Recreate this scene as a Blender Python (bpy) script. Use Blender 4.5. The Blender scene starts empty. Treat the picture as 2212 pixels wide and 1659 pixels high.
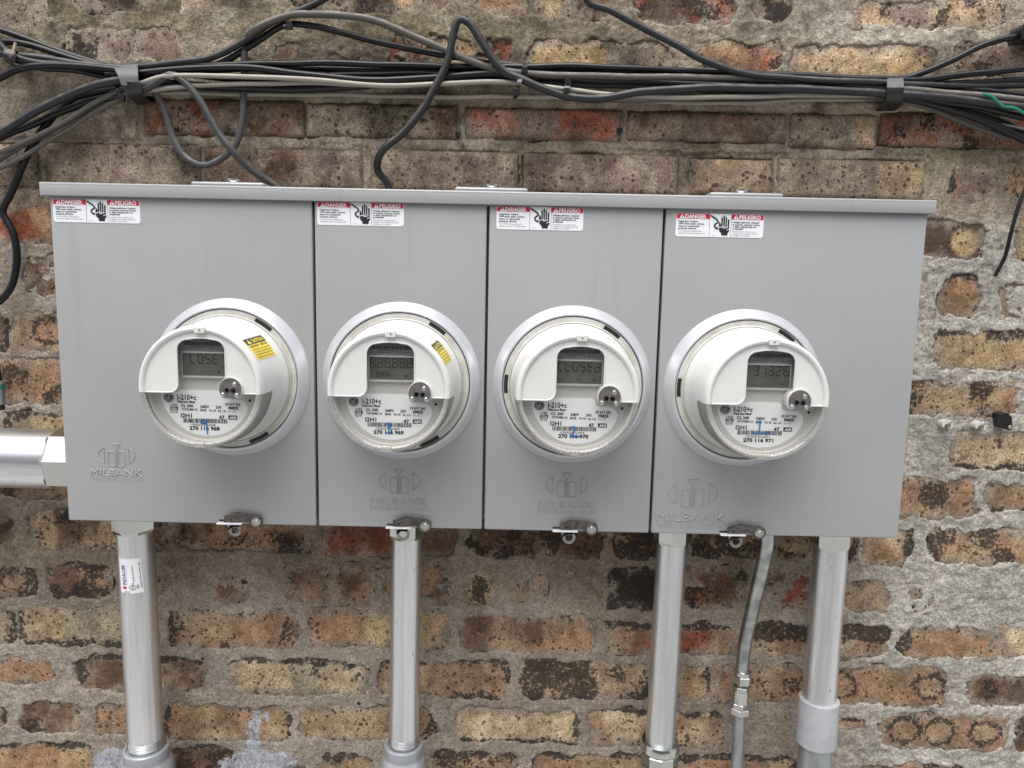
import bpy, bmesh, math, random
import numpy as np
from mathutils import Matrix, Vector
R = math.radians
sc = bpy.context.scene
C = sc.collection

# ---------------------------------------------------------------- camera
CAMP = np.array([0.5874, -0.9467, -0.0998]); FPX = 1597.72; CU, CV = 1106.0, 829.5
PITCH, YAW, ROLL = -0.1307, 0.0027, 0.0210
M3 = Matrix.Rotation(YAW, 3, 'Z') @ Matrix.Rotation(math.pi/2+PITCH, 3, 'X') @ Matrix.Rotation(ROLL, 3, 'Z')
cam = bpy.data.objects.new('camera', bpy.data.cameras.new('camera')); C.objects.link(cam)
cam.matrix_world = Matrix.Translation(CAMP.tolist()) @ M3.to_4x4()
cam.data.sensor_width = 36; cam.data.lens = 36*FPX/2212; cam.data.clip_start = .02; cam.data.clip_end = 500
sc.camera = cam
MN = np.array(M3)
def unp(u, v, Y):
    """point where the sight line of photo position (u,v) meets the vertical plane y=Y"""
    d = MN @ np.array([(u-CU)/FPX, -(v-CV)/FPX, -1.0]); return CAMP + d*((Y-CAMP[1])/d[1])

# ---------------------------------------------------------------- sky, sun, exposure
w = bpy.data.worlds.new('World'); sc.world = w; w.use_nodes = True
nt = w.node_tree; nt.nodes.clear()
out = nt.nodes.new('ShaderNodeOutputWorld'); bg = nt.nodes.new('ShaderNodeBackground')
sky = nt.nodes.new('ShaderNodeTexSky'); sky.sky_type = 'NISHITA'; sky.sun_disc = False
sky.sun_elevation = R(67); sky.sun_rotation = R(200); sky.dust_density = 3.0; sky.air_density = 1.0; sky.ozone_density = 1.0
hs = nt.nodes.new('ShaderNodeHueSaturation'); hs.inputs['Saturation'].default_value = .38
nt.links.new(sky.outputs[0], hs.inputs['Color']); nt.links.new(hs.outputs[0], bg.inputs[0]); nt.links.new(bg.outputs[0], out.inputs[0])
bg.inputs[1].default_value = .09
sun = bpy.data.objects.new('sun', bpy.data.lights.new('sun', 'SUN')); C.objects.link(sun)
sun.data.energy = 1.5; sun.data.angle = R(55); sun.data.color = (1, .97, .93)
sun.rotation_euler = Vector((.12, .42, -1.0)).to_track_quat('-Z', 'Y').to_euler()
sc.view_settings.view_transform = 'Standard'; sc.view_settings.look = 'None'; sc.view_settings.gamma = 1
sc.view_settings.use_curve_mapping = False; sc.view_settings.exposure = 1.30

# ---------------------------------------------------------------- helpers
def lin(c): return tuple(((x/255)/12.92 if x/255 <= .04045 else ((x/255+.055)/1.055)**2.4) for x in c)
WL = {}
def tag(o, label=None, cat=None, group=None, kind=None):
    if label: o['label'] = label
    if cat: o['category'] = cat
    if group: o['group'] = group
    if kind: o['kind'] = kind
    return o
def thing(name, loc, label, cat, group=None):
    o = bpy.data.objects.new(name, None); C.objects.link(o); o.location = loc; o.empty_display_size = .03
    WL[o.name] = np.array(loc, float); return tag(o, label, cat, group)
MC = {}
class MB:
    def __init__(s): s.v = []; s.f = []
    def add(s, vs, fs):
        n = len(s.v); s.v += [tuple(float(c) for c in p) for p in vs]; s.f += [tuple(i+n for i in f) for f in fs]; return s
    def build(s, name, mat, parent=None, smooth=False, sharp=35, key=None, local=False, loc=None):
        if key is not None and key in MC: me = MC[key]
        else:
            me = bpy.data.meshes.new(name)
            off = np.zeros(3) if (parent is None or local) else WL[parent.name]
            if loc is not None: off = np.array(loc, float)
            me.from_pydata([tuple(np.array(p)-off) for p in s.v], [], s.f); me.update()
            if smooth:
                me.shade_smooth(); me.set_sharp_from_angle(angle=R(sharp))
            me.materials.append(mat)
            if key is not None: MC[key] = me
        o = bpy.data.objects.new(name, me); C.objects.link(o)
        if parent is not None:
            o.parent = parent; WL[o.name] = WL[parent.name]
        elif loc is not None: o.location = loc; WL[o.name] = np.array(loc, float)
        return o
def box(x0, x1, y0, y1, z0, z1, bev=0, seg=2):
    bm = bmesh.new(); bmesh.ops.create_cube(bm, size=1)
    for v in bm.verts: v.co = ((x0+x1)/2+v.co.x*(x1-x0), (y0+y1)/2+v.co.y*(y1-y0), (z0+z1)/2+v.co.z*(z1-z0))
    if bev: bmesh.ops.bevel(bm, geom=list(bm.edges), offset=bev, segments=seg, profile=.5, affect='EDGES', clamp_overlap=True)
    bm.verts.index_update(); r = ([tuple(v.co) for v in bm.verts], [tuple(v.index for v in f.verts) for f in bm.faces]); bm.free(); return r
def frame(d):
    d = np.array(d, float); d /= np.linalg.norm(d); a = np.array([0, 1, 0]) if abs(d[1]) < .9 else np.array([1, 0, 0])
    x = np.cross(a, d); x /= np.linalg.norm(x); return x, np.cross(d, x), d
def lathe_axis(p, d, prof, n=40, rot=0, cap=True):
    """prof [(r, t)] along axis d from p"""
    x, y, d = frame(d); vs = []; fs = []
    for r, t in prof:
        for k in range(n):
            a = rot+2*math.pi*k/n; vs.append(np.array(p)+d*t+(x*math.cos(a)+y*math.sin(a))*r)
    for i in range(len(prof)-1):
        for k in range(n): k2 = (k+1) % n; fs.append((i*n+k, i*n+k2, (i+1)*n+k2, (i+1)*n+k))
    if cap: fs.append(tuple(range(n-1, -1, -1))); fs.append(tuple((len(prof)-1)*n+k for k in range(n)))
    return vs, fs
def catmull(P, step):
    P = [np.array(p, float) for p in P]; P = [2*P[0]-P[1]]+P+[2*P[-1]-P[-2]]; o = []
    for i in range(1, len(P)-2):
        a, b, c, d = P[i-1:i+3]; n = max(1, int(np.linalg.norm(c-b)/step))
        for k in range(n):
            t = k/n; o.append(.5*((2*b)+(c-a)*t+(2*a-5*b+4*c-d)*t*t+(3*b-a-3*c+d)*t**3))
    o.append(P[-2]); return o
def tube(P, r, n=10, cap=True, flat=1.0, jit=0):
    P = [np.array(p, float) for p in P]; vs = []; fs = []; x = None; rr = random.Random(len(P)*7+int(abs(P[0][0])*999))
    for i, p in enumerate(P):
        d = P[min(i+1, len(P)-1)]-P[max(i-1, 0)]; d /= np.linalg.norm(d)+1e-12
        if x is None: x, y, _ = frame(d)
        else: x = x-d*np.dot(x, d); x /= np.linalg.norm(x); y = np.cross(d, x)
        q = r*(1+rr.uniform(-jit, jit))
        for k in range(n):
            a = 2*math.pi*k/n; vs.append(p+x*math.cos(a)*q+y*math.sin(a)*q*flat)
    for i in range(len(P)-1):
        for k in range(n): k2 = (k+1) % n; fs.append((i*n+k, i*n+k2, (i+1)*n+k2, (i+1)*n+k))
    if cap: fs.append(tuple(range(n-1, -1, -1))); fs.append(tuple((len(P)-1)*n+k for k in range(n)))
    return vs, fs
def prism(poly, y0, y1):
    """poly [(x,z)] counter-clockwise seen from -y; y0 front (smaller)"""
    a = sum(poly[i][0]*poly[(i+1) % len(poly)][1]-poly[(i+1) % len(poly)][0]*poly[i][1] for i in range(len(poly)))
    if a < 0: poly = poly[::-1]
    n = len(poly); vs = [(x, y0, z) for x, z in poly]+[(x, y1, z) for x, z in poly]
    return vs, [tuple(range(n)), tuple(range(2*n-1, n-1, -1))]+[(i, n+i, n+(i+1) % n, (i+1) % n) for i in range(n)]
def flat(poly, y):
    a = sum(poly[i][0]*poly[(i+1) % len(poly)][1]-poly[(i+1) % len(poly)][0]*poly[i][1] for i in range(len(poly)))
    if a < 0: poly = poly[::-1]
    return [(x, y, z) for x, z in poly], [tuple(range(len(poly)))]
def strip2(P, wd, y):
    P = [np.array(p, float) for p in P]; vs = []
    for i, p in enumerate(P):
        d = P[min(i+1, len(P)-1)]-P[max(i-1, 0)]; d /= np.linalg.norm(d)+1e-12; n = np.array([-d[1], d[0]])*wd/2
        vs += [(p[0]-n[0], y, p[1]-n[1]), (p[0]+n[0], y, p[1]+n[1])]
    return vs, [(2*i, 2*i+2, 2*i+3, 2*i+1) for i in range(len(P)-1)]
def circ(cx, cz, r, n=32, a0=0, a1=360, rz=None):
    rz = rz or r; k = n if a1-a0 == 360 else n-1
    return [(cx+r*math.cos(R(a0+(a1-a0)*i/k)), cz+rz*math.sin(R(a0+(a1-a0)*i/k))) for i in range(n)]
TC = {}
def textmesh(s, bold=0, shear=0, ext=0, bev=0):
    k = (s, bold, shear, ext, bev)
    if k not in TC:
        cu = bpy.data.curves.new('t', 'FONT'); cu.body = s; cu.size = 1; cu.offset = bold; cu.shear = shear; cu.extrude = ext; cu.bevel_depth = bev
        cu.resolution_u = 2; cu.bevel_resolution = 0
        o = bpy.data.objects.new('t', cu); C.objects.link(o); dg = bpy.context.evaluated_depsgraph_get(); dg.update()
        me = bpy.data.meshes.new_from_object(o.evaluated_get(dg)); v = np.array([p.co[:] for p in me.vertices]); f = [tuple(p.vertices) for p in me.polygons]
        bpy.data.objects.remove(o); bpy.data.meshes.remove(me); bpy.data.curves.remove(cu)
        TC[k] = (v, f)
    return TC[k]
def text(s, x0, x1, zb, cap, y, bold=0, shear=0, ext=0, bev=0, hcap=.73):
    """fit text to x0..x1, baseline zb, capital height cap, facing -y"""
    v, f = textmesh(s, bold, shear, ext, bev); mn, mx = v[:, 0].min(), v[:, 0].max()
    sx = (x1-x0)/(mx-mn); sz = cap/hcap
    return [(x0+(p[0]-mn)*sx, y-p[2]*sz, zb+p[1]*sz) for p in v], f

# ---------------------------------------------------------------- materials
def mat(name):
    m = bpy.data.materials.new(name); m.use_nodes = True; n = m.node_tree; b = n.nodes['Principled BSDF']; return m, n, b
def N(n, t, **k):
    x = n.nodes.new(t)
    for a, b in k.items(): setattr(x, a, b)
    return x
def mixc(n, fac, a, b, bt='MIX'):
    x = N(n, 'ShaderNodeMix', data_type='RGBA', blend_type=bt)
    for s, val in ((x.inputs[0], fac), (x.inputs[6], a), (x.inputs[7], b)):
        if isinstance(val, bpy.types.NodeSocket): n.links.new(val, s)
        elif isinstance(val, tuple): s.default_value = (*val, 1) if len(val) == 3 else val
        else: s.default_value = val
    return x.outputs[2]
def mth(n, op, a, b=0, c=None):
    x = N(n, 'ShaderNodeMath', operation=op)
    for s, val in zip(x.inputs, (a, b, c)):
        if val is None: continue
        if isinstance(val, bpy.types.NodeSocket): n.links.new(val, s)
        else: s.default_value = val
    return x.outputs[0]
def ramp(n, fac, a, b):
    x = N(n, 'ShaderNodeMapRange', interpolation_type='SMOOTHSTEP'); n.links.new(fac, x.inputs[0]); x.inputs[1].default_value = a; x.inputs[2].default_value = b; return x.outputs[0]
def coords(n, scale=(1, 1, 1), rnd=True):
    tc = N(n, 'ShaderNodeTexCoord'); mp = N(n, 'ShaderNodeMapping'); mp.inputs['Scale'].default_value = scale
    n.links.new(tc.outputs['Object'], mp.inputs[0])
    if rnd:
        oi = N(n, 'ShaderNodeObjectInfo'); m = mth(n, 'MULTIPLY', oi.outputs['Random'], 37.0); cx = N(n, 'ShaderNodeCombineXYZ')
        for i in range(3): n.links.new(m, cx.inputs[i])
        n.links.new(cx.outputs[0], mp.inputs[1])
    return mp.outputs[0]
def noise(n, vec, sc_, det=4, rough=.6):
    x = N(n, 'ShaderNodeTexNoise'); n.links.new(vec, x.inputs['Vector']); x.inputs['Scale'].default_value = sc_; x.inputs['Detail'].default_value = det; x.inputs['Roughness'].default_value = rough; return x.outputs[0]
def voro(n, vec, sc_):
    x = N(n, 'ShaderNodeTexVoronoi'); n.links.new(vec, x.inputs['Vector']); x.inputs['Scale'].default_value = sc_; return x.outputs['Distance']
def bump(n, b, h, strength, dist):
    x = N(n, 'ShaderNodeBump'); x.inputs['Strength'].default_value = strength; x.inputs['Distance'].default_value = dist
    n.links.new(h, x.inputs['Height']); n.links.new(x.outputs[0], b.inputs['Normal']); return x
def simple(name, col, rough=.5, metal=0, var=0, vs=30, bmp=0, bs=400, spec=.5, stretch=(1, 1, 1), dark=None, rvar=0, coat=0):
    m, n, b = mat(name); b.inputs['Base Color'].default_value = (*col, 1); b.inputs['Roughness'].default_value = rough; b.inputs['Metallic'].default_value = metal
    b.inputs['Specular IOR Level'].default_value = spec; b.inputs['Coat Weight'].default_value = coat; b.inputs['Coat Roughness'].default_value = .15
    if var or bmp or rvar:
        v = coords(n, stretch); nz = noise(n, v, vs)
        if var:
            d = dark or tuple(c*(1-var) for c in col)
            n.links.new(mixc(n, ramp(n, nz, .35, .68), col, d), b.inputs['Base Color'])
        if rvar: n.links.new(mth(n, 'ADD', mth(n, 'MULTIPLY', nz, rvar), rough-rvar/2), b.inputs['Roughness'])
        if bmp: bump(n, b, noise(n, v, bs, 2), bmp, .001)
    return m
M = {}
# painted steel: faint orange peel, a little dust
m, n, b = mat('grey_paint'); M['paint'] = m
v = coords(n); nz = noise(n, v, 4, 3); fine = noise(n, v, 90, 3)
c = mixc(n, ramp(n, nz, .3, .75), (.330, .334, .340), (.300, .303, .307)); spk = voro(n, v, 55)
c = mixc(n, ramp(n, spk, .035, .02), c, (.55, .55, .55)); vs_ = coords(n, (1, 1, .06)); stk = noise(n, vs_, 45, 5, .7); c = mixc(n, mth(n, 'MULTIPLY', ramp(n, stk, .56, .75), .22), c, (.20, .19, .175))
dsp_ = voro(n, coords(n), 38); c = mixc(n, mth(n, 'MULTIPLY', ramp(n, dsp_, .030, .018), .7), c, (.10, .095, .09))
scr = noise(n, coords(n, (1, 1, .25)), 130, 2); c = mixc(n, mth(n, 'MULTIPLY', ramp(n, scr, .80, .84), .5), c, (.55, .55, .54))
n.links.new(c, b.inputs['Base Color'])
n.links.new(mth(n, 'ADD', mth(n, 'MULTIPLY', nz, .12), .30), b.inputs['Roughness']); bump(n, b, fine, .06, .001); b.inputs['Coat Weight'].default_value = .6; b.inputs['Coat Roughness'].default_value = .25
M['collar'] = simple('collar_silver_paint', (.60, .61, .64), .30, .40, var=.06, vs=6, bmp=.04, bs=300, coat=.4)
M['meter'] = simple('meter_white_plastic', (.66, .66, .64), .33, var=.05, vs=25, bmp=.05, bs=600)
M['flange'] = simple('flange_plastic', (.56, .56, .53), .45, var=.10, vs=40, dark=(.46, .445, .40), bmp=.08, bs=500)
M['panel'] = simple('inner_panel_beige', (.58, .57, .54), .5)
M['plate'] = simple('nameplate_white', (.88, .89, .90), .4)
M['white'] = simple('label_white', (.78, .80, .82), .4, var=.03, vs=20)
M['ink'] = simple('label_ink', (.012, .012, .016), .5)
M['inkgrey'] = simple('label_grey_ink', (.13, .13, .14), .5)
M['red'] = simple('label_red', (.60, .015, .05), .4)
M['yellow'] = simple('caution_yellow', (.80, .62, .06), .45, var=.12, vs=60)
M['cautionblack'] = simple('caution_black', (.03, .04, .045), .45)
M['marker'] = simple('blue_marker', (.0, .22, .66), .5, var=.25, vs=300)
M['slot'] = simple('slot_black', (.006, .006, .007), .6)
M['lcd'] = simple('lcd_glass', (.15, .145, .125), .18, var=.25, vs=60)
M['seg'] = simple('lcd_segment', (.012, .012, .012), .4)
M['seg2'] = simple('lcd_segment_faint', (.06, .06, .052), .4)
M['sticker_grey'] = simple('serial_sticker', (.30, .31, .32), .5, var=.12, vs=80)
M['trim'] = simple('window_trim', (.62, .63, .64), .25)
M['steel'] = simple('latch_steel', (.19, .175, .165), .24, 1, var=.45, vs=120, bmp=.12, bs=300, rvar=.2)
M['steel_light'] = simple('bolt_steel', (.62, .62, .60), .3, 1, var=.2, vs=200)
M['port'] = simple('port_metal', (.40, .38, .37), .38, 1, var=.35, vs=160, rvar=.2)
M['zinc'] = simple('zinc_plated', (.60, .62, .59), .15, 1, var=.08, vs=260, rvar=.08, bmp=.04)
M['cast'] = simple('aluminium_paint', (.42, .44, .47), .32, .45, var=.12, vs=30, bmp=.08, bs=250)
M['pvc'] = simple('grey_pvc', (.40, .41, .43), .45, var=.15, vs=40, bmp=.05)
M['galv'] = simple('galvanised_dull', (.40, .43, .44), .42, .8, var=.3, vs=50, stretch=(1, 1, .3), rvar=.2)
M['emt'] = simple('galvanised_tube', (.52, .54, .52), .33, 1, var=.42, vs=45, dark=(.27, .29, .28), bmp=.1, bs=220, rvar=.2)
def alu(name, st):
    m, n, b = mat(name); b.inputs['Metallic'].default_value = 1
    v = coords(n, st); a = noise(n, v, 38, 5, .7); v2 = coords(n, tuple(1 if s == 1 else .2 for s in st)); sc2 = noise(n, v2, 330, 3)
    c = mixc(n, ramp(n, a, .3, .7), (.86, .87, .89), (.54, .545, .55))
    c = mixc(n, mth(n, 'MULTIPLY', ramp(n, sc2, .67, .72), .75), c, (.16, .145, .13)); n.links.new(c, b.inputs['Base Color'])
    n.links.new(mth(n, 'ADD', mth(n, 'MULTIPLY', a, .25), .22), b.inputs['Roughness']); bump(n, b, a, .05, .001); return m
M['alu_v'] = alu('aluminium_conduit', (1, 1, .04)); M['alu_h'] = alu('aluminium_conduit_horizontal', (.04, 1, 1))
def glassy(name, tint, rough, amt, diff=0):
    m = bpy.data.materials.new(name); m.use_nodes = True; n = m.node_tree; n.nodes.clear(); o = N(n, 'ShaderNodeOutputMaterial')
    t = N(n, 'ShaderNodeBsdfTransparent'); t.inputs[0].default_value = (*tint, 1); g = N(n, 'ShaderNodeBsdfGlossy'); g.inputs['Roughness'].default_value = rough
    fr = N(n, 'ShaderNodeLayerWeight'); fr.inputs[0].default_value = .35; mx = N(n, 'ShaderNodeMixShader')
    f = mth(n, 'ADD', mth(n, 'MULTIPLY', fr.outputs['Fresnel'], .4), amt); n.links.new(f, mx.inputs[0]); n.links.new(t.outputs[0], mx.inputs[1]); n.links.new(g.outputs[0], mx.inputs[2])
    last = mx.outputs[0]
    if diff:
        d = N(n, 'ShaderNodeBsdfDiffuse'); d.inputs[0].default_value = (.60, .59, .56, 1); m2 = N(n, 'ShaderNodeMixShader')
        v = coords(n); nz = noise(n, v, 320, 3); n.links.new(mth(n, 'ADD', mth(n, 'MULTIPLY', ramp(n, nz, .3, .7), diff*.35), diff*.65), m2.inputs[0])
        n.links.new(last, m2.inputs[1]); n.links.new(d.outputs[0], m2.inputs[2]); last = m2.outputs[0]
    n.links.new(last, o.inputs[0]); return m
M['clear'] = glassy('clear_cover', (.97, .97, .96), .03, .0)
M['clear_rim'] = glassy('clear_rim', (.92, .92, .90), .10, .07, .38)
def cablem(name, col, dust, rough=.42):
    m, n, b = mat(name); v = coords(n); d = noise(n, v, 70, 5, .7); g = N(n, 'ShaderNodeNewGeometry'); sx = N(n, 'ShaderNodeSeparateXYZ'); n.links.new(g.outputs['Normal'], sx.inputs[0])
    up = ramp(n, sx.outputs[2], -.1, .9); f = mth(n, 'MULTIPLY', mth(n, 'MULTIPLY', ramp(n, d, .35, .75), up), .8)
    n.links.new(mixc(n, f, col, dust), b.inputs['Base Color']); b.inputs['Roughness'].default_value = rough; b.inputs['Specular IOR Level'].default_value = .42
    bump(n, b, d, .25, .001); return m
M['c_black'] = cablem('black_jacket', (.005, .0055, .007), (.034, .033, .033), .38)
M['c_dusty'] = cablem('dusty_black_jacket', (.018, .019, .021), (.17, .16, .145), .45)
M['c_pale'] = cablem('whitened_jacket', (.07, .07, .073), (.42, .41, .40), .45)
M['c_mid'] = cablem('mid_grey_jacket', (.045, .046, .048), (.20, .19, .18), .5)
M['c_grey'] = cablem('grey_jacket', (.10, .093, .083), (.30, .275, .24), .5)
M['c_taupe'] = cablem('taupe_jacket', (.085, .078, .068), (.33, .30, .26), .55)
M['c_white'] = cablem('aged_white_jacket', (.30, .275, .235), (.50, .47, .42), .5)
M['c_green'] = simple('green_wire', (.015, .20, .12), .4, var=.2)
M['tape'] = simple('black_tape', (.02, .021, .023), .28, var=.4, vs=60, bmp=.3, bs=120, rvar=.2)
M['tape_grey'] = simple('faded_sheen_tape', (.11, .115, .125), .5, var=.5, vs=90, dark=(.10, .10, .11), bmp=.3, bs=200)  # faded black tape, its reflective sheen put into the lighter grey
M['plastic'] = simple('black_plastic', (.010, .010, .011), .3, bmp=.1)

# ---------------------------------------------------------------- ground and the building across the gangway
YW = .125; ZG = -1.45
g = MB().add([(-60, -60, ZG), (60, -60, ZG), (60, 60, ZG), (-60, 60, ZG)], [(0, 1, 2, 3)]).build('ground', simple('concrete_ground', (.34, .335, .325), .9, var=.2, vs=1.5, bmp=.3, bs=60))
tag(g, kind='structure')

ob = MB().add(*box(-9, 9, -7.3, -7, ZG, 3.2)).build('opposite_wall', simple('opposite_render', (.34, .33, .32), .9, var=.3, vs=.8, bmp=.3, bs=20)); tag(ob, kind='structure')

# ---------------------------------------------------------------- brick wall
rs = np.random.RandomState(5); TAB = [rs.rand(256, 256) for _ in range(12)]
def vn(x, z, s, k):
    X = x/s+17.3*k; Z = z/s+9.1*k; xi = np.floor(X).astype(int); zi = np.floor(Z).astype(int); fx = X-xi; fz = Z-zi
    fx = fx*fx*(3-2*fx); fz = fz*fz*(3-2*fz); T = TAB[k % 12]; a = T[xi % 256, zi % 256]; b_ = T[(xi+1) % 256, zi % 256]; c_ = T[xi % 256, (zi+1) % 256]; d = T[(xi+1) % 256, (zi+1) % 256]
    return (a*(1-fx)+b_*fx)*(1-fz)+(c_*(1-fx)+d*fx)*fz-.5
def fbm(x, z, s, k, o=4, g_=.55):
    r = 0; a = 1
    for i in range(o): r = r+a*vn(x, z, s, k+i); s = s*.47; a *= g_
    return r
def sstep(a, b_, x): t = np.clip((x-a)/(b_-a), 0, 1); return t*t*(3-2*t)
TAN = (164, 144, 118); PALE = (184, 168, 142); ORG = (152, 124, 100); RED = (138, 82, 62); BRN = (106, 84, 70); DKB = (74, 60, 51); PUR = (122, 106, 100); GRY = (140, 130, 116); YEL = (174, 152, 118); GRN = (150, 143, 122); BLK = (52, 46, 42)
# (u0,v0,u1,v1, colour, second colour, dark feature codes, tight)
# codes: L R T B edges, E ring, M mottled, K nearly black, U upper half, Lh left half, Rh right half, S(fx) ringed spots, I islands showing through the mortar
BR = [
 # courses under the enclosure
 (-60,1108,36,1173,DKB,ORG,'M'), (72,1108,357,1186,YEL,BRN,'M Rh'), (375,1118,665,1187,DKB,ORG,'M'), (705,1118,990,1198,RED,BRN,''), (1015,1128,1309,1203,BRN,ORG,'K'), (1333,1135,1487,1205,TAN,ORG,'K'), (1497,1140,1664,1205,TAN,BRN,'M K'), (1673,1145,1855,1208,BRN,TAN,'M'), (1863,1143,1972,1222,PALE,ORG,'R'), (2010,1147,2250,1216,TAN,ORG,'M'),
 (-60,1222,75,1286,ORG,TAN,'M R'), (98,1218,237,1290,BRN,ORG,'K'), (262,1226,358,1290,TAN,ORG,'M'), (465,1250,540,1297,BRN,RED,'T I'), (618,1224,706,1300,ORG,BRN,'M I'), (722,1222,800,1308,ORG,BRN,'I'), (822,1217,970,1308,ORG,BRN,'M I'), (1001,1235,1066,1312,ORG,TAN,'S5'), (1090,1232,1138,1304,ORG,GRY,'I'), (1151,1235,1177,1308,ORG,ORG,''), (1278,1253,1293,1286,RED,ORG,''), (1214,1240,1234,1253,RED,ORG,''), (1319,1230,1470,1312,BLK,BRN,'K K'), (1478,1228,1610,1312,BRN,RED,'M I'), (1643,1238,1760,1312,BRN,RED,'M I'), (1825,1255,1918,1322,TAN,ORG,'M'), (1962,1272,2014,1322,GRY,BRN,'M I'),
 (-60,1315,32,1388,GRN,TAN,'R'), (45,1318,345,1392,GRN,TAN,'L B'), (369,1323,640,1397,TAN,ORG,'M L'), (669,1322,968,1397,YEL,ORG,''), (998,1333,1280,1409,ORG,BRN,''), (1303,1345,1590,1412,TAN,RED,'T'), (1625,1350,1918,1420,PALE,ORG,'U'), (1945,1357,2151,1421,TAN,ORG,'L'), (2157,1357,2250,1416,PALE,TAN,''),
 (-60,1420,122,1473,TAN,ORG,'R'), (170,1420,440,1491,TAN,BRN,'L T'), (494,1428,790,1498,PALE,GRN,'T'), (812,1427,1096,1506,TAN,ORG,'E'), (1125,1430,1405,1507,PALE,TAN,'K'), (1418,1440,1533,1512,ORG,TAN,'L R'), (1541,1440,1728,1513,TAN,ORG,'M'), (1740,1442,2045,1520,ORG,TAN,'S25 S88'), (2090,1460,2250,1522,DKB,BRN,'M'),
 (-60,1520,15,1572,TAN,ORG,'R'), (44,1517,172,1583,TAN,BRN,'M'), (203,1520,344,1586,ORG,TAN,''), (352,1524,626,1598,TAN,ORG,'L R'), (648,1530,937,1596,ORG,TAN,'R'), (981,1533,1253,1603,PALE,TAN,'R B'), (1272,1537,1561,1613,PALE,ORG,'T'), (1808,1552,1872,1576,ORG,TAN,'T'), (1903,1547,2172,1614,ORG,TAN,'S18 S47 S82'), (2193,1545,2250,1620,DKB,BRN,'M'),
 (-60,1605,200,1690,YEL,ORG,'T'), (370,1612,500,1690,TAN,BRN,'M T'), (618,1648,672,1700,DKB,TAN,'M'), (690,1635,808,1700,TAN,ORG,'T'), (925,1628,1109,1700,TAN,ORG,'M T'), (1140,1630,1400,1700,ORG,TAN,'L T'), (1466,1636,1718,1705,ORG,TAN,'T R'), (1854,1652,2080,1715,TAN,ORG,'M'),
 # left strip
 (-60,412,96,428,GRY,TAN,''), (-70,434,200,523,RED,ORG,'','r'), (55,557,170,637,TAN,BRN,'M I'), (-70,674,19,755,TAN,BRN,'R'), (26,674,215,756,TAN,ORG,'S45'), (-60,780,200,868,ORG,YEL,'M'), (12,895,210,965,YEL,GRN,'L T'), (-60,1035,200,1078,DKB,ORG,'M'),
 # right strip
 (2047,362,2150,436,ORG,PUR,'L'), (2172,361,2250,430,YEL,TAN,''), (1915,480,2122,560,DKB,PUR,'O82'), (2195,470,2250,565,YEL,TAN,'B'), (2033,598,2114,684,ORG,BRN,'T'), (2156,616,2250,680,RED,ORG,'I'), (2020,718,2250,795,YEL,TAN,'T'), (1900,825,2200,898,TAN,ORG,'M','p'), (2055,940,2250,1015,PALE,TAN,'B'), (1880,1035,2110,1118,TAN,ORG,'D60'), (2130,1045,2250,1108,TAN,ORG,'B'),
 # courses above the enclosure
 (-60,311,80,404,TAN,GRY,'',1), (98,311,432,406,GRY,PUR,'',1), (440,322,782,410,PUR,BRN,'',1), (801,326,1120,418,GRY,PUR,'',1), (1130,333,1466,422,PUR,GRY,'',1), (1490,344,1668,424,TAN,GRY,'',1), (1681,345,1997,432,GRY,TAN,'',1),
 (311,214,655,292,BRN,RED,'Xr',1), (661,226,986,296,GRY,BRN,'Xr2',1), (1004,234,1341,301,PUR,RED,'',1), (1354,242,1699,305,PUR,BRN,'',1), (1707,246,1893,318,GRY,TAN,'',1), (1903,246,2250,318,BRN,RED,'M',1),
 (145,68,283,126,PUR,GRY,'M'), (289,66,392,131,BRN,PUR,'','b'), (596,98,651,136,ORG,BRN,''), (711,124,812,180,RED,BRN,''), (838,86,1101,150,TAN,RED,'I'), (1140,94,1452,150,GRY,YEL,'','p'), (1508,90,1682,158,RED,ORG,'M'), (1705,103,2020,172,YEL,TAN,'','p'), (2070,95,2250,158,BRN,PUR,'M'),
 (-60,-50,95,60,GRY,BRN,''), (160,-60,320,22,BRN,DKB,'M'), (395,-50,470,24,TAN,BRN,''), (640,-50,905,24,YEL,BRN,'M'), (912,-50,962,26,RED,BRN,''), (1030,-50,1134,31,TAN,ORG,''), (1158,-50,1232,48,TAN,YEL,''), (1246,-50,1330,34,TAN,BRN,''), (1372,-50,1590,52,DKB,RED,'M'), (1625,-50,1712,48,DKB,BRN,'M'), (1848,2,2172,58,TAN,PUR,'M'),
]
rnd = random.Random(4)
bricks = []
for b_ in BR:
    u0, v0, u1, v1, c1, c2, code = b_[:7]; tight = b_[7] if len(b_) > 7 else 0
    p = unp(u0, v0, YW); q = unp(u1, v1, YW); p2 = unp(u1, v0, YW); q2 = unp(u0, v1, YW)
    zt = (p[2]+p2[2])/2; zb = (q[2]+q2[2])/2
    bricks.append(dict(x0=(p[0]+q2[0])/2, x1=(p2[0]+q[0])/2, z0=zb, z1=zt, c1=c1, c2=c2, code=code, tight=tight))
cols = [TAN, ORG, PALE, YEL, BRN, GRY]
def fill(x0, x1, z0, z1):
    k = 0; z = z1
    while z > z0:
        x = x0+(k % 2)*.1
        while x < x1-.05:
            L = rnd.uniform(.185, .2); bricks.append(dict(x0=x, x1=min(x+L, x1), z0=z-.056, z1=z, c1=rnd.choice(cols), c2=rnd.choice(cols), code=rnd.choice(['M', 'T', 'E', '', 'L', 'K']), tight=0)); x += L+.018
        z -= .0735; k += 1
fill(-.62, -.235, -1.2, .62); fill(1.43, 1.82, -1.2, .62); fill(-.23, 1.42, .35, .62); fill(-.23, 1.42, -1.2, -.925)
xs = np.concatenate([np.arange(-.62, -.24, .006), np.arange(-.24, 1.43, .002), np.arange(1.43, 1.82, .006)])
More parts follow.
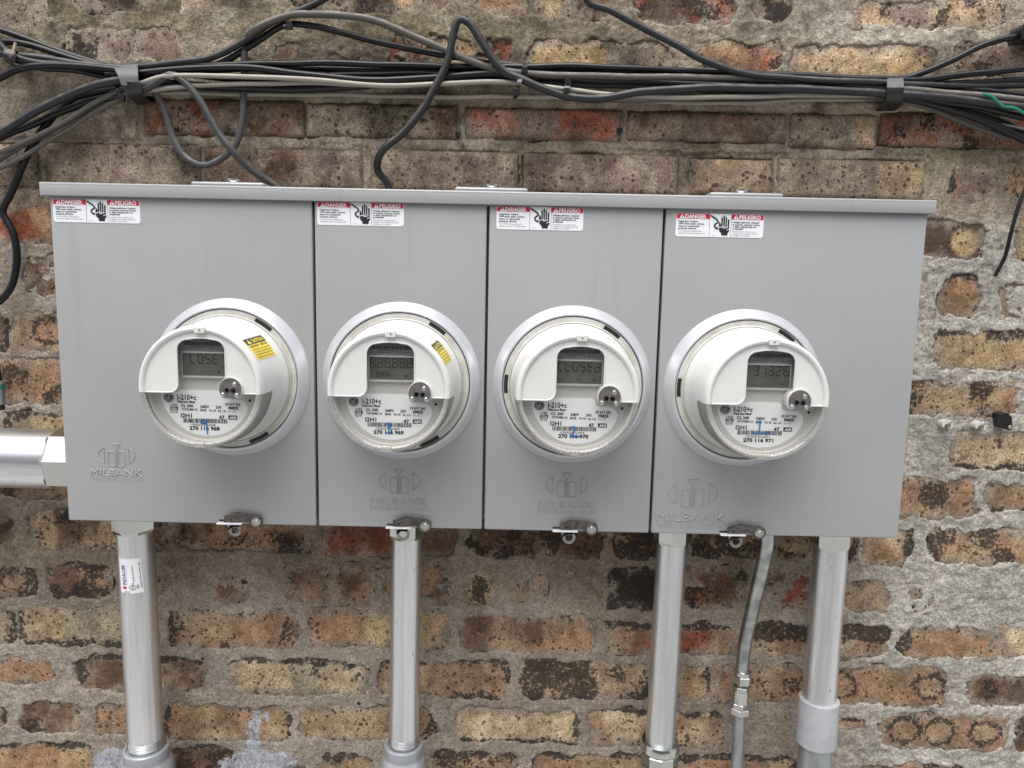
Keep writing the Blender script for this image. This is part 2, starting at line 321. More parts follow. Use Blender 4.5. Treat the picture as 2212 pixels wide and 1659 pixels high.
zs = np.concatenate([np.arange(-1.2, -.9, .006), np.arange(-.9, .33, .002), np.arange(.33, .62, .006)])
GX, GZ = np.meshgrid(xs, zs, indexing='ij')
wx = GX+.014*fbm(GX, GZ, .035, 1, 5, .6); wz = GZ+.011*fbm(GX, GZ, .028, 5, 5, .6)
SD = np.full(GX.shape, .05); TG = np.zeros(GX.shape)
isl = fbm(GX, GZ, .022, 3, 4)
for b_ in bricks:
    i0, i1 = np.searchsorted(xs, [b_['x0']-.04, b_['x1']+.04]); j0, j1 = np.searchsorted(zs, [b_['z0']-.04, b_['z1']+.04]); s = (slice(i0, i1), slice(j0, j1))
    if i1 <= i0 or j1 <= j0: continue
    tight = b_['tight'] == 1; X = (GX if tight else wx)[s]; Z = (GZ if tight else wz)[s]; ex = .0012 if tight else 0
    if tight: X = X+(wx[s]-GX[s])*.42; Z = Z+(wz[s]-GZ[s])*.5
    r_ = .004 if tight else min(.019, (b_['z1']-b_['z0'])*.4)
    hx = (b_['x1']-b_['x0'])/2+ex-r_; hz = (b_['z1']-b_['z0'])/2+ex-r_
    qx = np.abs(X-(b_['x0']+b_['x1'])/2)-hx; qz = np.abs(Z-(b_['z0']+b_['z1'])/2)-hz
    d = np.hypot(np.maximum(qx, 0), np.maximum(qz, 0))+np.minimum(np.maximum(qx, qz), 0)-r_
    if 'I' in b_['code'].split(): d = np.maximum(d, -.0005+.03*(isl[s]-.02)*1.0)
    TG[s] = np.where((d < .008) & (d < SD[s]), 1. if tight else 0., TG[s]); SD[s] = np.minimum(SD[s], d)
big = fbm(GX, GZ, .12, 2, 3); mid = fbm(GX, GZ, .022, 4, 4); fin = fbm(GX, GZ, .006, 6, 3); streak = fbm(GX*.5, GZ*1.6, .02, 8, 3)
upper = sstep(-.02, .03, GZ)
hm = .0008+big*.003+mid*.0018+fin*.0011+streak*.0012
rough = sstep(1.0, 1.15, GX)*(1-upper)*1.0+sstep(.15, .22, GZ)*.5
hm += rough*(fbm(GX, GZ, .009, 7, 4, .62)*.0026+.0006)
hm = np.where(TG > .5, -.0022+mid*.0012+fin*.0006, hm)
# long render ledge under the cable bundle and the smeared patch at the left
zl = (unp(1106, 205, YW)[2]+unp(1106, 230, YW)[2])/2
hm += .007*np.exp(-((GZ-zl-.004*vn(GX, GZ, .1, 3))/.011)**2)*sstep(.02, .1, GX)
H = np.where(TG > .5, -.0045-.006*sstep(-.1, .3, fbm(GX, GZ, .07, 0, 3)), -.007)
t = np.where(TG > .5, sstep(0, .0012, SD), sstep(-.0022, .0022, SD))
H = H*(1-t)+hm*t
# mortar colour
def blob(u, v, ru, rv): p = unp(u, v, YW); s = 1/1500.; return np.exp(-(((wx-p[0])/(ru*s))**2+((wz-p[2])/(rv*s))**2))
base = np.array(lin((158, 149, 139))); MCol = np.ones(GX.shape+(3,))*base
def paintc(mask, c, k): 
    global MCol
    m_ = (np.clip(mask, 0, 1)*k)[..., None]; MCol = MCol*(1-m_)+np.array(lin(c))*m_
v1_ = sstep(-.25, .35, fbm(GX, GZ, .09, 9, 4)); paintc(v1_, (134, 124, 110), .55)
paintc(sstep(1.02, 1.2, GX)*(1-upper), (176, 174, 168), .75)
paintc(upper, (132, 120, 100), .5)
for a in ((150, 20, 420, 60, (96, 88, 66), .8), (900, 60, 500, 40, (118, 110, 84), .7), (560, 215, 330, 16, (118, 118, 96), .5), (1700, 205, 420, 12, (128, 132, 92), .6), (800, 1210, 800, 90, (122, 110, 92), .6), (150, 1190, 300, 90, (124, 112, 92), .6), (2050, 320, 130, 70, (118, 112, 88), .8), (1550, 300, 60, 40, (84, 74, 60), .8), (1750, 40, 200, 30, (160, 156, 146), .6), (2000, 80, 250, 25, (176, 172, 160), .6), (1300, 1180, 90, 25, (150, 120, 84), .5), (120, 250, 170, 60, (140, 130, 116), .6)):
    paintc(blob(*a[:4]), a[4], a[5])
def stain(X, Z):
    up = sstep(-.04, .03, Z); a = fbm(X, Z*1.3, .07, 8, 5, .62); v_ = fbm(X, Z*.35, .022, 2, 4, .6)
    k = 1+(a*.75+v_*.45)*(.35+.65*up); k = k*(1+.06*up); return np.clip(k, .45, 1.5)
MCol = MCol*stain(GX, GZ)[..., None]
lime = sstep(.22, .42, fbm(GX, GZ, .045, 5, 5, .6))*upper; paintc(lime, (168, 160, 146), .6)
PAINT = np.zeros(GX.shape)
def paintmask(X, Z):
    r = np.full(X.shape, -1.); n_ = fbm(X, Z, .03, 10, 5)
    for u, v, ru, rv in ((560, 1655, 62, 52), (548, 1592, 20, 48), (608, 1640, 34, 30), (505, 1655, 36, 22), (556, 1556, 10, 26), (245, 1655, 42, 42), (246, 1553, 5, 16), (575, 1550, 8, 12)):
        p = unp(u, v, YW); s = 1/1480.; r = np.maximum(r, 1-np.hypot((X-p[0])/(ru*s), (Z-p[2])/(rv*s)))
    return sstep(.05, .12, r+n_*.55)
pm = paintmask(GX, GZ)[..., None]; MCol = MCol*(1-pm)+np.array(lin((170, 174, 184)))*pm; H += pm[..., 0]*.0006
wall = thing('brick_wall', (0.6, YW, ZG), 'old common brick wall smeared with grey mortar behind the meter enclosure', 'wall')
nx, nz_ = GX.shape
me = bpy.data.meshes.new('mortar'); co = np.stack([GX-.6, -H, GZ-ZG], -1).reshape(-1, 3)
me.vertices.add(nx*nz_); me.vertices.foreach_set('co', co.ravel())
I, J = np.meshgrid(np.arange(nx-1), np.arange(nz_-1), indexing='ij'); a_ = I*nz_+J
q = np.stack([a_, a_+nz_, a_+nz_+1, a_+1], -1).reshape(-1, 4); nf = len(q)
me.loops.add(nf*4); me.loops.foreach_set('vertex_index', q.ravel()); me.polygons.add(nf); me.polygons.foreach_set('loop_start', np.arange(nf)*4)
me.update(calc_edges=True); me.validate(); me.shade_smooth()
at = me.color_attributes.new('Col', 'FLOAT_COLOR', 'POINT'); at.data.foreach_set('color', np.concatenate([MCol, np.ones(GX.shape+(1,))], -1).ravel())
m, n, b = mat('mortar'); vc = N(n, 'ShaderNodeVertexColor', layer_name='Col'); v = coords(n, rnd=False)
n1 = noise(n, v, 260, 3, .7); n2 = noise(n, v, 600, 2, .6); n3 = noise(n, v, 60, 4, .6)
c = mixc(n, ramp(n, n1, .28, .72), (.62, .60, .57), (1.26, 1.26, 1.26)); c = mixc(n, 1.0, vc.outputs[0], c, 'MULTIPLY')
c2 = mixc(n, ramp(n, n3, .3, .7), (.80, .78, .75), (1.12, 1.12, 1.12)); c = mixc(n, 1.0, c, c2, 'MULTIPLY')
c = mixc(n, mth(n, 'MULTIPLY', ramp(n, n2, .70, .76), .5), c, (.5, .48, .44)); c = mixc(n, mth(n, 'MULTIPLY', ramp(n, n2, .33, .27), .8), c, (.03, .027, .022))
n.links.new(c, b.inputs['Base Color']); b.inputs['Roughness'].default_value = .95; b.inputs['Specular IOR Level'].default_value = .2
hgt = mth(n, 'ADD', n1, mth(n, 'MULTIPLY', n2, .5)); bump(n, b, hgt, 1.0, .0024); me.materials.append(m)
mo = bpy.data.objects.new('mortar', me); C.objects.link(mo); mo.parent = wall
# brick material
m, n, b = mat('brick_face'); vc = N(n, 'ShaderNodeVertexColor', layer_name='Col'); v = coords(n)
at_ = N(n, 'ShaderNodeAttribute', attribute_name='dark'); n1 = noise(n, v, 190, 6, .75); n2 = noise(n, v, 420, 3, .7); n3 = noise(n, v, 40, 4, .6); pits = voro(n, v, 105); pr = noise(n, v, 28, 2); pit2 = voro(n, v, 240); nb = noise(n, v, 90, 6, .7)
c = mixc(n, ramp(n, n3, .3, .7), (.70, .67, .64), (1.22, 1.2, 1.16)); c = mixc(n, 1.0, vc.outputs[0], c, 'MULTIPLY')
c = mixc(n, 1.0, c, mixc(n, ramp(n, n2, .35, .65), (.62, .59, .56), (1.28, 1.26, 1.24)), 'MULTIPLY')
c = mixc(n, mth(n, 'MULTIPLY', ramp(n, nb, .52, .64), .60), c, (.085, .060, .044))
c = mixc(n, mth(n, 'MULTIPLY', ramp(n, nb, .42, .32), .35), c, (.50, .42, .31))
dk = mth(n, 'ADD', at_.outputs['Fac'], mth(n, 'MULTIPLY', mth(n, 'SUBTRACT', n1, .49), 3.4)); dkf = ramp(n, dk, .45, .72)
c = mixc(n, mth(n, 'MULTIPLY', dkf, .88), c, (.022, .019, .017))
thr = mth(n, 'MULTIPLY', mth(n, 'ADD', pr, -.30), .95); pm_ = mth(n, 'LESS_THAN', pits, thr); c = mixc(n, mth(n, 'MULTIPLY', pm_, .78), c, (.045, .024, .016))
pm2 = mth(n, 'LESS_THAN', pit2, mth(n, 'MULTIPLY', mth(n, 'ADD', n3, -.28), .8)); c = mixc(n, mth(n, 'MULTIPLY', pm2, .5), c, (.09, .05, .03))
n.links.new(c, b.inputs['Base Color']); b.inputs['Roughness'].default_value = .88; b.inputs['Specular IOR Level'].default_value = .25
hgt = mth(n, 'ADD', n1, mth(n, 'ADD', mth(n, 'MULTIPLY', n2, .5), mth(n, 'MULTIPLY', pm_, -.5))); bump(n, b, hgt, .8, .0018); M['brick'] = m
bl = MCol.shape
for bi, b_ in enumerate(bricks):
    tight = b_['tight'] == 1; e = 0 if tight else .005
    x0, x1, z0, z1 = b_['x0']-e, b_['x1']+e, b_['z0']-e, b_['z1']+e; st = .004 if -.24 < (x0+x1)/2 < 1.42 and -.93 < (z0+z1)/2 < .35 else .012
    ax = np.linspace(x0, x1, max(3, int((x1-x0)/st)+1)); az = np.linspace(z0, z1, max(3, int((z1-z0)/st)+1)); X, Z = np.meshgrid(ax, az, indexing='ij')
    e_ = np.minimum(np.minimum(X-x0, x1-X), np.minimum(Z-z0, z1-Z))
    h = fbm(X+bi, Z, .03, 4, 4)*.0018+fbm(X+bi, Z, .010, 7, 3)*.0009+rnd.uniform(-.0008, .001)+(X-(x0+x1)/2)*rnd.uniform(-.008, .008)
    if b_['tight'] == 'r': h += fbm(X, Z, .012, 2, 4)*.004
    if b_['tight'] == 'p' or 'RED' == b_['c1']: h += fbm(X, Z, .007, 2, 3)*.0022
    h -= .004*(1-sstep(0, .006, e_))*(1 if tight else .3)
    if tight: h += .0012
    fx = (X-b_['x0'])/(b_['x1']-b_['x0']); fz = (Z-b_['z0'])/(b_['z1']-b_['z0']); jn = fbm(X+bi*.37, Z, .02, 3, 4)
    mixv = sstep(-.12, .22, fbm(X+bi*.7, Z*.45, .05, 5, 3)+.06)
    code = b_['code'].split()
    if 'Xr' in code: mixv = 1-sstep(.42, .5, fx+jn*.1)
    if 'Xr2' in code: mixv = sstep(.80, .86, fx+jn*.05)
    dark = np.zeros(X.shape)+.06+.16*np.clip(fbm(X+bi*2.1, Z, .05, 6, 4)+.1, 0, 1)+(.02 if tight else 0); wd = b_['x1']-b_['x0']; hg = b_['z1']-b_['z0']; X_ = X-b_['x0']; XR = b_['x1']-X; ZB = Z-b_['z0']; ZT = b_['z1']-Z; j = jn*.014
    for cd in code:
        if cd in 'LRTB' and len(cd) == 1:
            dd = dict(L=X_, R=XR, T=ZT, B=ZB)[cd]; wv = .011 if cd in 'LR' else .0065; dark = np.maximum(dark, .8*(1-sstep(wv*.5, wv*1.5, dd+j)))
        elif cd == 'E': dark = np.maximum(dark, .75*(1-sstep(.003, .010, np.minimum(np.minimum(X_, XR), np.minimum(ZB, ZT))+j)))
        elif cd == 'M': dark = np.maximum(dark, sstep(-.05, .45, fbm(X+bi*1.3, Z, .035, 9, 4))*.75)
        elif cd == 'K': dark = np.maximum(dark, sstep(-.35, .12, fbm(X+bi*1.9, Z, .045, 2, 4))*.85)
        elif cd == 'U': dark = np.maximum(dark, .85*sstep(.40, .55, fz+jn*.25))
        elif cd == 'Rh': dark = np.maximum(dark, .45*sstep(.4, .6, fx+jn*.2))
        elif cd[0] == 'S':
            f = int(cd[1:])/100; 
            if f == .05: dark = np.maximum(dark, .9*np.exp(-(((fx-.55)/.33)**2+((fz-.5)/.5)**2)**2))
            else:
                rr_ = np.hypot((X-(b_['x0']+f*wd))/.024, (Z-(z0+z1)/2)/.021)+jn*.35; dark = np.maximum(dark, .85*np.exp(-((rr_-.95)/.22)**2)); mixv = np.where(rr_ < .9, 1, mixv*.4)
        elif cd[0] == 'D':
            f = int(cd[1:])/100; rr_ = np.hypot((X-(b_['x0']+f*wd))/.030, (Z-(z0+z1)/2-.004)/.024)+jn*.3; dark = np.maximum(dark, .8*(1-sstep(.75, 1.0, rr_)))
        elif cd[0] == 'O': rr_ = np.hypot((fx-.82)/.17, (fz-.5)/.42)+jn*.3; mixv = mixv*0; O_ = 1-sstep(.8, 1.0, rr_)
    c1 = np.array(lin(b_['c1'])); c2 = np.array(lin(b_['c2'])); vj = rnd.uniform(.88, 1.12); CC = (c1*(1-mixv[..., None])+c2*mixv[..., None])*vj
    if any(cd[0] == 'O' for cd in code): CC = CC*(1-O_[..., None])+np.array(lin(YEL))*O_[..., None]
    # dust and lime smear shared with the mortar
    sm = sstep(.05, .5, fbm(X, Z, .05, 11, 4))[..., None]*(.55 if tight else .3); CC = CC*(1-sm)+np.array(lin((146, 134, 118)))*sm
    em = np.clip((1-sstep(0, .011, np.minimum(np.minimum(X_, XR), np.minimum(ZB, ZT))+jn*.018))*(.75 if not tight else .55), 0, 1)[..., None]; CC = CC*(1-em)+np.array(lin((146, 138, 128) if not tight else (124, 112, 98)))*em
    CC = CC*stain(X, Z)[..., None]; lm = (sstep(.16, .34, fbm(X, Z, .045, 5, 5, .6))*sstep(-.04, .03, Z))[..., None]*.55; CC = CC*(1-lm)+np.array(lin((158, 148, 132)))*lm; dark = dark+.25*sstep(1.0, .62, stain(X, Z)) if False else dark+.28*(1-sstep(.55, .85, stain(X, Z)))
    pk = paintmask(X, Z)[..., None]; CC = CC*(1-pk)+np.array(lin((170, 174, 184)))*pk; dark = dark*(1-pk[..., 0])
    cx_, cz_ = (x0+x1)/2, (z0+z1)/2; nx, nz2 = X.shape; D = .06
    co = np.stack([X-cx_, -h, Z-cz_], -1).reshape(-1, 3).tolist(); fs = [(i*nz2+j_, (i+1)*nz2+j_, (i+1)*nz2+j_+1, i*nz2+j_+1) for i in range(nx-1) for j_ in range(nz2-1)]
    ring = [i*nz2 for i in range(nx)]+[(nx-1)*nz2+j_ for j_ in range(1, nz2)]+[i*nz2+nz2-1 for i in range(nx-2, -1, -1)]+[j_ for j_ in range(nz2-2, 0, -1)]
    k0 = len(co); co += [(co[i][0], D, co[i][2]) for i in ring]; L = len(ring)
    fs += [(ring[(i+1) % L], ring[i], k0+i, k0+(i+1) % L) for i in range(L)]+[tuple(range(k0+L-1, k0-1, -1))]
    me = bpy.data.meshes.new('brick'); me.from_pydata(co, [], fs); me.update(); me.shade_smooth(); me.set_sharp_from_angle(angle=R(60))
    ca = me.color_attributes.new('Col', 'FLOAT_COLOR', 'POINT'); full = np.ones((len(co), 4)); full[:k0, :3] = CC.reshape(-1, 3); full[k0:, :3] = c1; ca.data.foreach_set('color', full.ravel())
    da = me.attributes.new('dark', 'FLOAT', 'POINT'); dv = np.zeros(len(co)); dv[:k0] = dark.ravel(); da.data.foreach_set('value', dv)
    me.materials.append(M['brick']); o = bpy.data.objects.new('brick', me); C.objects.link(o); o.parent = wall; o.location = (cx_-.6, 0, cz_-ZG)

for u, v, r_ in ((383, 281, .0032), (990, 291, .0034), (1950, 294, .0034), (1338, 283, .004), (775, 1518, .0022)):
    p = unp(u, v, YW); h = MB().add(*lathe_axis((p[0], YW-.0030, p[2]), (0, 1, 0), [(r_*1.08, .0012), (r_, 0), (r_*.9, .0004), (r_*.85, .02)], 16, cap=False)).add(*lathe_axis((p[0], YW-.0020, p[2]), (0, -1, 0), [(r_*.9, 0), (r_*.9, .0002)], 16)).build('drill_hole', M['slot'], wall, True)

# ---------------------------------------------------------------- meter enclosure
W = 1.10; seams = [0, .3308, .5505, .7717, 1.10]; ZB_ = -.4197
enc = thing('meter_enclosure', (.55, .1, ZB_), 'long grey four-gang meter enclosure mounted on the brick wall under the cable bundle', 'electrical enclosure')
MB().add(*box(.004, W-.004, .034, .104, ZB_+.004, .004, .003)).build('cabinet', M['paint'], enc, True)
for x in (.12, .98): MB().add(*box(x-.02, x+.02, .1045, YW-.001, ZB_+.03, -.03, .001)).build('mounting_rail', M['zinc'], enc)
dsp = ['broad left-hand door with the emblem at its lower left', 'narrow second door', 'narrow third door', 'broad right-hand door with the largest embossed emblem']
doors = []
for i in range(4):
    a, b_ = seams[i]+(.0016 if i else 0), seams[i+1]-(.0016 if i < 3 else 0)
    d = MB().add(*box(a, b_, 0, .0335, ZB_, .003, .0022, 3)).build('door', M['paint'], enc, True); d['label'] = dsp[i]; doors.append(d)
# hood
hx0, hx1, zt, zb = -.0081, 1.1064, .0167, .0010
hd = MB().add(*box(hx0, hx1, -.0062, -.0042, zb, zt, .0008, 2)).add(*box(hx0, hx1, -.0040, .106, zt-.0022, zt+.0003, .0008, 2))
for xx in (hx0, hx1-.002): hd.add(*box(xx, xx+.002, -.0039, .106, zb, zt-.0024, .0006, 1))
hd.add(*tube([(hx0, -.0036, zt-.0018), (hx1, -.0036, zt-.0018)], .0027, 14)); hd.build('hood', M['paint'], enc, True, 50)
for u, v in ((510, 392), (1063, 408), (1598, 420)):
    p = unp(u, v, .035); hb = MB().add(*box(p[0]-.046, p[0]+.046, .004, .075, zt+.0006, zt+.0066, .0028, 3)).build('hub_cover_plate', M['paint'], enc, True)
    MB().add(*lathe_axis((p[0], .03, zt+.0064), (0, 0, 1), [(.013, 0), (.013, .0015), (.009, .004), (.009, .0065), (.006, .0075)], 20)).build('bolt', M['steel_light'], hb, True)
# raised socket collars
MX = [.2220, .4418, .6620, .8823]; MZ = -.2240
prof = [(.1025, .0004), (.1020, -.0012), (.1005, -.0035), (.0965, -.0085), (.0935, -.0125), (.0922, -.0138), (.0910, -.0142), (.0900, -.0138), (.0896, -.0125), (.0895, -.002), (.0300, -.0015)]
for i, x in enumerate(MX):
    MB().add(*lathe_axis((x, 0, MZ), (0, 1, 0), prof, 96, cap=False)).build('socket_collar', M['collar'], doors[i], True, 50)
# embossed maker's emblem and lettering
def emboss(door, cu, lv0, lv1, lw, t0, t1, tv0, tv1, s0, s1, sv0, sv1):
    mb = MB(); Y = -.0002
    P = lambda u, v: (lambda q: (q[0], q[2]))(unp(u, v, 0)); cx, zt_ = P(cu, lv0); _, zb_ = P(cu, lv1); hw = (P(cu+lw/2, lv0)[0]-cx); hh = (zt_-zb_)/2; cz = (zt_+zb_)/2; r_ = .0007
    def ln(pts, closed=False):
        q = [(cx+a*hw, Y, cz+b_*hh) for a, b_ in pts]
        if closed: q.append(q[0])
        mb.add(*tube(q, r_, 6))
    arc = [(-math.cos(R(t)), math.sin(R(t))*.92) for t in range(-48, 49, 8)]; ln(arc); ln([arc[0], arc[-1]])
    arc = [(math.cos(R(t)), math.sin(R(t))*.92) for t in range(-48, 49, 8)]; ln(arc); ln([arc[0], arc[-1]])
    for s in (-1, 1): ln([(s*.10, -.98), (s*.10, .15), (s*.14, .28), (s*.27, .35), (s*.40, .28), (s*.45, .12), (s*.45, -.88), (s*.28, -.93), (s*.10, -.98)])
    for s in (-1, 1): ln([(s*.035, -.98), (s*.035, .45), (s*.09, .72), (s*.24, .95), (s*.16, .99), (0, 1.0)])
    mb.build('embossed_emblem', M['paint'], door, True)
    mb = MB(); xa, zb1 = P(t0, tv1); xb, zt1 = P(t1, tv0); zb1 = P((t0+t1)/2, tv1)[1]; zt1 = P((t0+t1)/2, tv0)[1]
    mb.add(*text('MILBANK', xa, xb, zb1, zt1-zb1, -.0003, -.02, 0, .03, .03))
    xa, _ = P(s0, sv1); xb, _ = P(s1, sv0); zb1 = P((s0+s1)/2, sv1)[1]; zt1 = P((s0+s1)/2, sv0)[1]
    mb.add(*text('TYPE 3R ENCLOSURE', xa, xb, zb1, zt1-zb1, -.0002, -.012, 0, .03, .025)); mb.build('embossed_lettering', M['paint'], door, False)
emboss(doors[0], 250, 959, 1008, 79, 196, 308, 1013, 1028, 198, 310, 1031, 1038)
emboss(doors[1], 862, 1014, 1067, 88, 799, 924, 1075, 1090, 797, 929, 1094, 1102)
emboss(doors[2], 1225, 1022, 1075, 90, 1161, 1285, 1083, 1098, 1158, 1288, 1102, 1110)
emboss(doors[3], 1498, 1034, 1097, 106, 1418, 1568, 1107, 1126, 1419, 1569, 1130, 1139)
# warning labels
def danger(u0, v0, u1, v1):
    a = unp(u0, v0, -.0003); b_ = unp(u1, v0, -.0003); c_ = unp(u0, v1, -.0003); wd = b_[0]-a[0]; k = wd/2010; ox, oz = a[0], unp((u0+u1)/2, v0, -.0003)[2]
    P = lambda x, y: (ox+x*k, oz-y*k*1.02)
    def rrect(x0, y0, x1, y1, r=(0, 0, 0, 0)):  # tl tr br bl
        o = []
        for (cx, cy, rr, a0) in ((x0, y0, r[0], 180), (x1, y0, r[1], 270), (x1, y1, r[2], 0), (x0, y1, r[3], 90)):
            sx = 1 if cx == x0 else -1; sy = 1 if cy == y0 else -1
            if rr == 0: o.append(P(cx, cy)); continue
            for t in range(0, 91, 15): o.append(P(cx+sx*rr+rr*math.cos(R(a0+t)), cy+sy*rr+rr*math.sin(R(a0+t))))
        return o
    lb = MB().add(*prism(rrect(0, 0, 2010, 515, (60, 60, 60, 60)), -.00045, .0001)).build('warning_label', M['white'], enc)
    for q, rr4 in (((12, 8, 768, 118), (52, 0, 0, 0)), ((1268, 8, 1998, 118), (0, 52, 0, 0))): MB().add(*flat(rrect(*q, rr4), -.0007)).build('red_band', M['red'], lb)
    wt = MB()
    for x0, s, a0, a1 in ((135, 'DANGER', 200, 690), (1372, 'PELIGRO', 1442, 1935)):
        wt.add(*flat([P(x0-62, 112), P(x0+62, 112), P(x0, 16)], -.0009)); q0 = P(a0, 108); q1 = P(a1, 20); wt.add(*text(s, q0[0], q1[0], q0[1], q1[1]-q0[1], -.0009, .035))
    bk = MB()
    for x0 in (135, 1372): bk.add(*flat([P(x0-9, 45), P(x0+9, 45), P(x0+4, 88), P(x0-4, 88)], -.0011)).add(*flat([P(x0-6, 94), P(x0+6, 94), P(x0+6, 104), P(x0-6, 104)], -.0011))
    for x in (770, 1266): bk.add(*flat([P(x-3, 0), P(x+3, 0), P(x+3, 515), P(x-3, 515)], -.0009))
    for s, x0, x1, y, cap, bo in (('Hazardous Voltage.', 58, 510, 192, 34, .03), ('Will cause death, serious', 60, 650, 243, 34, .03), ('injury or substantial', 60, 540, 296, 34, .03), ('property damage.', 60, 475, 347, 34, .03), ('Turn off power supplying this', 62, 600, 402, 27, 0), ('equipment before working inside.', 62, 685, 450, 27, 0),
        ('Voltaje peligroso. Causará', 1300, 1910, 196, 34, .03), ('la muerte, lesiones graves', 1302, 1915, 246, 34, .03), ('o daño substancial a la', 1302, 1840, 292, 34, .03), ('propiedad.', 1304, 1550, 336, 34, .03), ('Desconecte el suministro de', 1306, 1835, 396, 27, 0), ('energía a este equipo antes de', 1306, 1885, 440, 27, 0), ('trabajar en su interior.', 1306, 1720, 484, 27, 0), ('REV. L', 835, 915, 480, 16, 0)):
        q0 = P(x0, y); q1 = P(x1, y-cap); bk.add(*text(s, q0[0], q1[0], q0[1], q1[1]-q0[1], -.0008, bo))
    bk.build('black_lettering', M['ink'], lb)
    hnd = MB()
    for x0, x1, y0 in ((1036, 1070, 75), (1084, 1118, 38), (1133, 1166, 72), (1184, 1220, 118)): hnd.add(*flat(rrect(x0, y0, x1, 300, (15, 15, 0, 0)), -.0008))
    hnd.add(*flat([P(*q) for q in ((984, 172), (1012, 190), (1038, 262), (1038, 298), (984, 300))], -.0008))
    hnd.add(*flat([P(*q) for q in ((984, 300), (1222, 300), (1228, 380), (1192, 425), (1192, 475), (1050, 475), (1050, 430), (996, 372))], -.0008))
    hnd.add(*strip2([P(*q) for q in catmull([(790, 40), (930, 130), (958, 185), (888, 245), (905, 300), (970, 335)], 12)], 36*k, -.0008)); hnd.add(*strip2([P(930, 310), P(965, 285)], 12*k, -.0008)); hnd.build('shock_symbol', M['ink'], lb)
    wt.add(*strip2([P(*q) for q in ((978, 305), (1108, 268), (1075, 318), (1190, 290), (1160, 360), (1240, 322))], 17*k, -.0010)); wt.build('white_lettering', M['white'], lb)
danger(113.5, 431, 301.5, 481.5); danger(685, 437.5, 872.5, 489); danger(1073, 447, 1261, 497); danger(1461, 462, 1651, 512)
# latches on the lower edges of the doors
def latch(u, v, i):
    du, dv = u-553.6, v-1125.8; P = lambda x, y: (lambda q: (q[0], q[2]))(unp(403.2+x*.1562+du, 1065.7+y*.1562+dv, -.005))
    L = MB().add(*prism([P(*q) for q in [(525, 395), (525, 320), (690, 262), (1000, 305)]+[(965+90*math.cos(R(t)), 385-90*math.sin(R(t))) for t in range(50, -141, -19)]+[(850, 400), (800, 380), (695, 380), (693, 398)]], -.0062, -.0045))
    L.add(*tube([(*P(525, 318)[:1], -.0055, P(525, 318)[1]), (P(690, 262)[0], -.0055, P(690, 262)[1]), (P(1000, 305)[0], -.0055, P(1000, 305)[1])], .0006, 6))
    lt = L.build('latch', M['steel'], enc)
    c_ = P(965, 385); k = P(1065, 385)[0]-c_[0]
    MB().add(*lathe_axis((c_[0], -.0063, c_[1]), (0, -1, 0), [(k*.62, -.004), (k*.62, .0003), (k*.5, .0006), (k*.46, .0001), (k*.36, .0002), (k*.34, .0022), (k*.22, .0034), (k*.06, .0036)], 24)).build('screw', M['steel_light'], lt, True)
    c_ = P(610, 368); MB().add(*lathe_axis((c_[0], -.0063, c_[1]), (0, -1, 0), [(k*.2, 0), (k*.16, .001), (k*.05, .0014)], 14)).build('rivet', M['steel'], lt, True)
    c_ = P(655, 520); n = 28; vs = []; fs = []
    for y in (-.0020, -.0005):
        for r_ in (k*.92, k*.50):
            for t in range(n):
                a = 2*math.pi*t/n; vs.append((c_[0]+r_*math.cos(a), y, c_[1]+r_*math.sin(a)))
    for t in range(n):
        t2 = (t+1) % n; fs += [(n+t, n+t2, t2, t), (2*n+t, 2*n+t2, 3*n+t2, 3*n+t), (t, t2, 2*n+t2, 2*n+t), (n+t2, n+t, 3*n+t, 3*n+t2)]
    e_ = MB().add(vs, fs); e_.add(*prism([P(*q) for q in ((535, 425), (700, 425), (722, 470), (690, 478), (620, 478), (572, 520))], -.0020, -.0006)); e_.build('padlock_eye', M['port'], lt)
    a = P(424, 400); b_ = P(775, 425); MB().add(*box(a[0], b_[0], -.0095, -.0015, b_[1]-.0003, a[1]+.0002, .0012, 2)).build('catch_lip', M['white'], lt, True)
    a = P(430, 378); b_ = P(805, 402); MB().add(*box(a[0], b_[0], -.0012, .0020, b_[1], a[1], .0002, 1)).build('slot', M['slot'], lt)
for i, (u, v) in enumerate(((553.6, 1125.8), (917.8, 1135), (1277.4, 1142), (1639.5, 1150.5))): latch(u, v, i)

# ---------------------------------------------------------------- electricity meters
K = .0001202
def F(px, py): return ((px-911)*K, (1000-py)*K*1.024)
def G(px, py): return ((px-911)*K*1.015+.0008, (1000-py)*K*1.039-.0019)
SEGS = {'a': ((0, 1), (1, 1)), 'b': ((1, 1), (1, .5)), 'c': ((1, .5), (1, 0)), 'd': ((0, 0), (1, 0)), 'e': ((0, .5), (0, 0)), 'f': ((0, 1), (0, .5)), 'g': ((0, .5), (1, .5))}
CH = {'C': 'adef', 'L': 'def', 'O': 'abcdef', 'S': 'acdfg', 'E': 'adefg', 'd': 'bcdeg', '8': 'abcdefg', '3': 'abcdg', '1': 'bc', '2': 'abged', '6': 'acdefg', ' ': ''}
ZS = -.0062
def lathe_part(prof, up, n=64, split=ZS):
    """half-ring: the part above (up) or below the horizontal split line; prof [(r,h)]"""
    vs = []; fs = []; k = n+1
    for r_, h in prof:
        a = math.asin(max(-1, min(1, split/r_))); a0, a1 = (a, math.pi-a) if up else (math.pi-a, 2*math.pi+a)
        for i in range(k): t = a0+(a1-a0)*i/n; vs.append((r_*math.cos(t), -h, r_*math.sin(t)))
    for j in range(len(prof)-1):
        for i in range(n): fs.append((j*k+i, j*k+i+1, (j+1)*k+i+1, (j+1)*k+i))
    return vs, fs
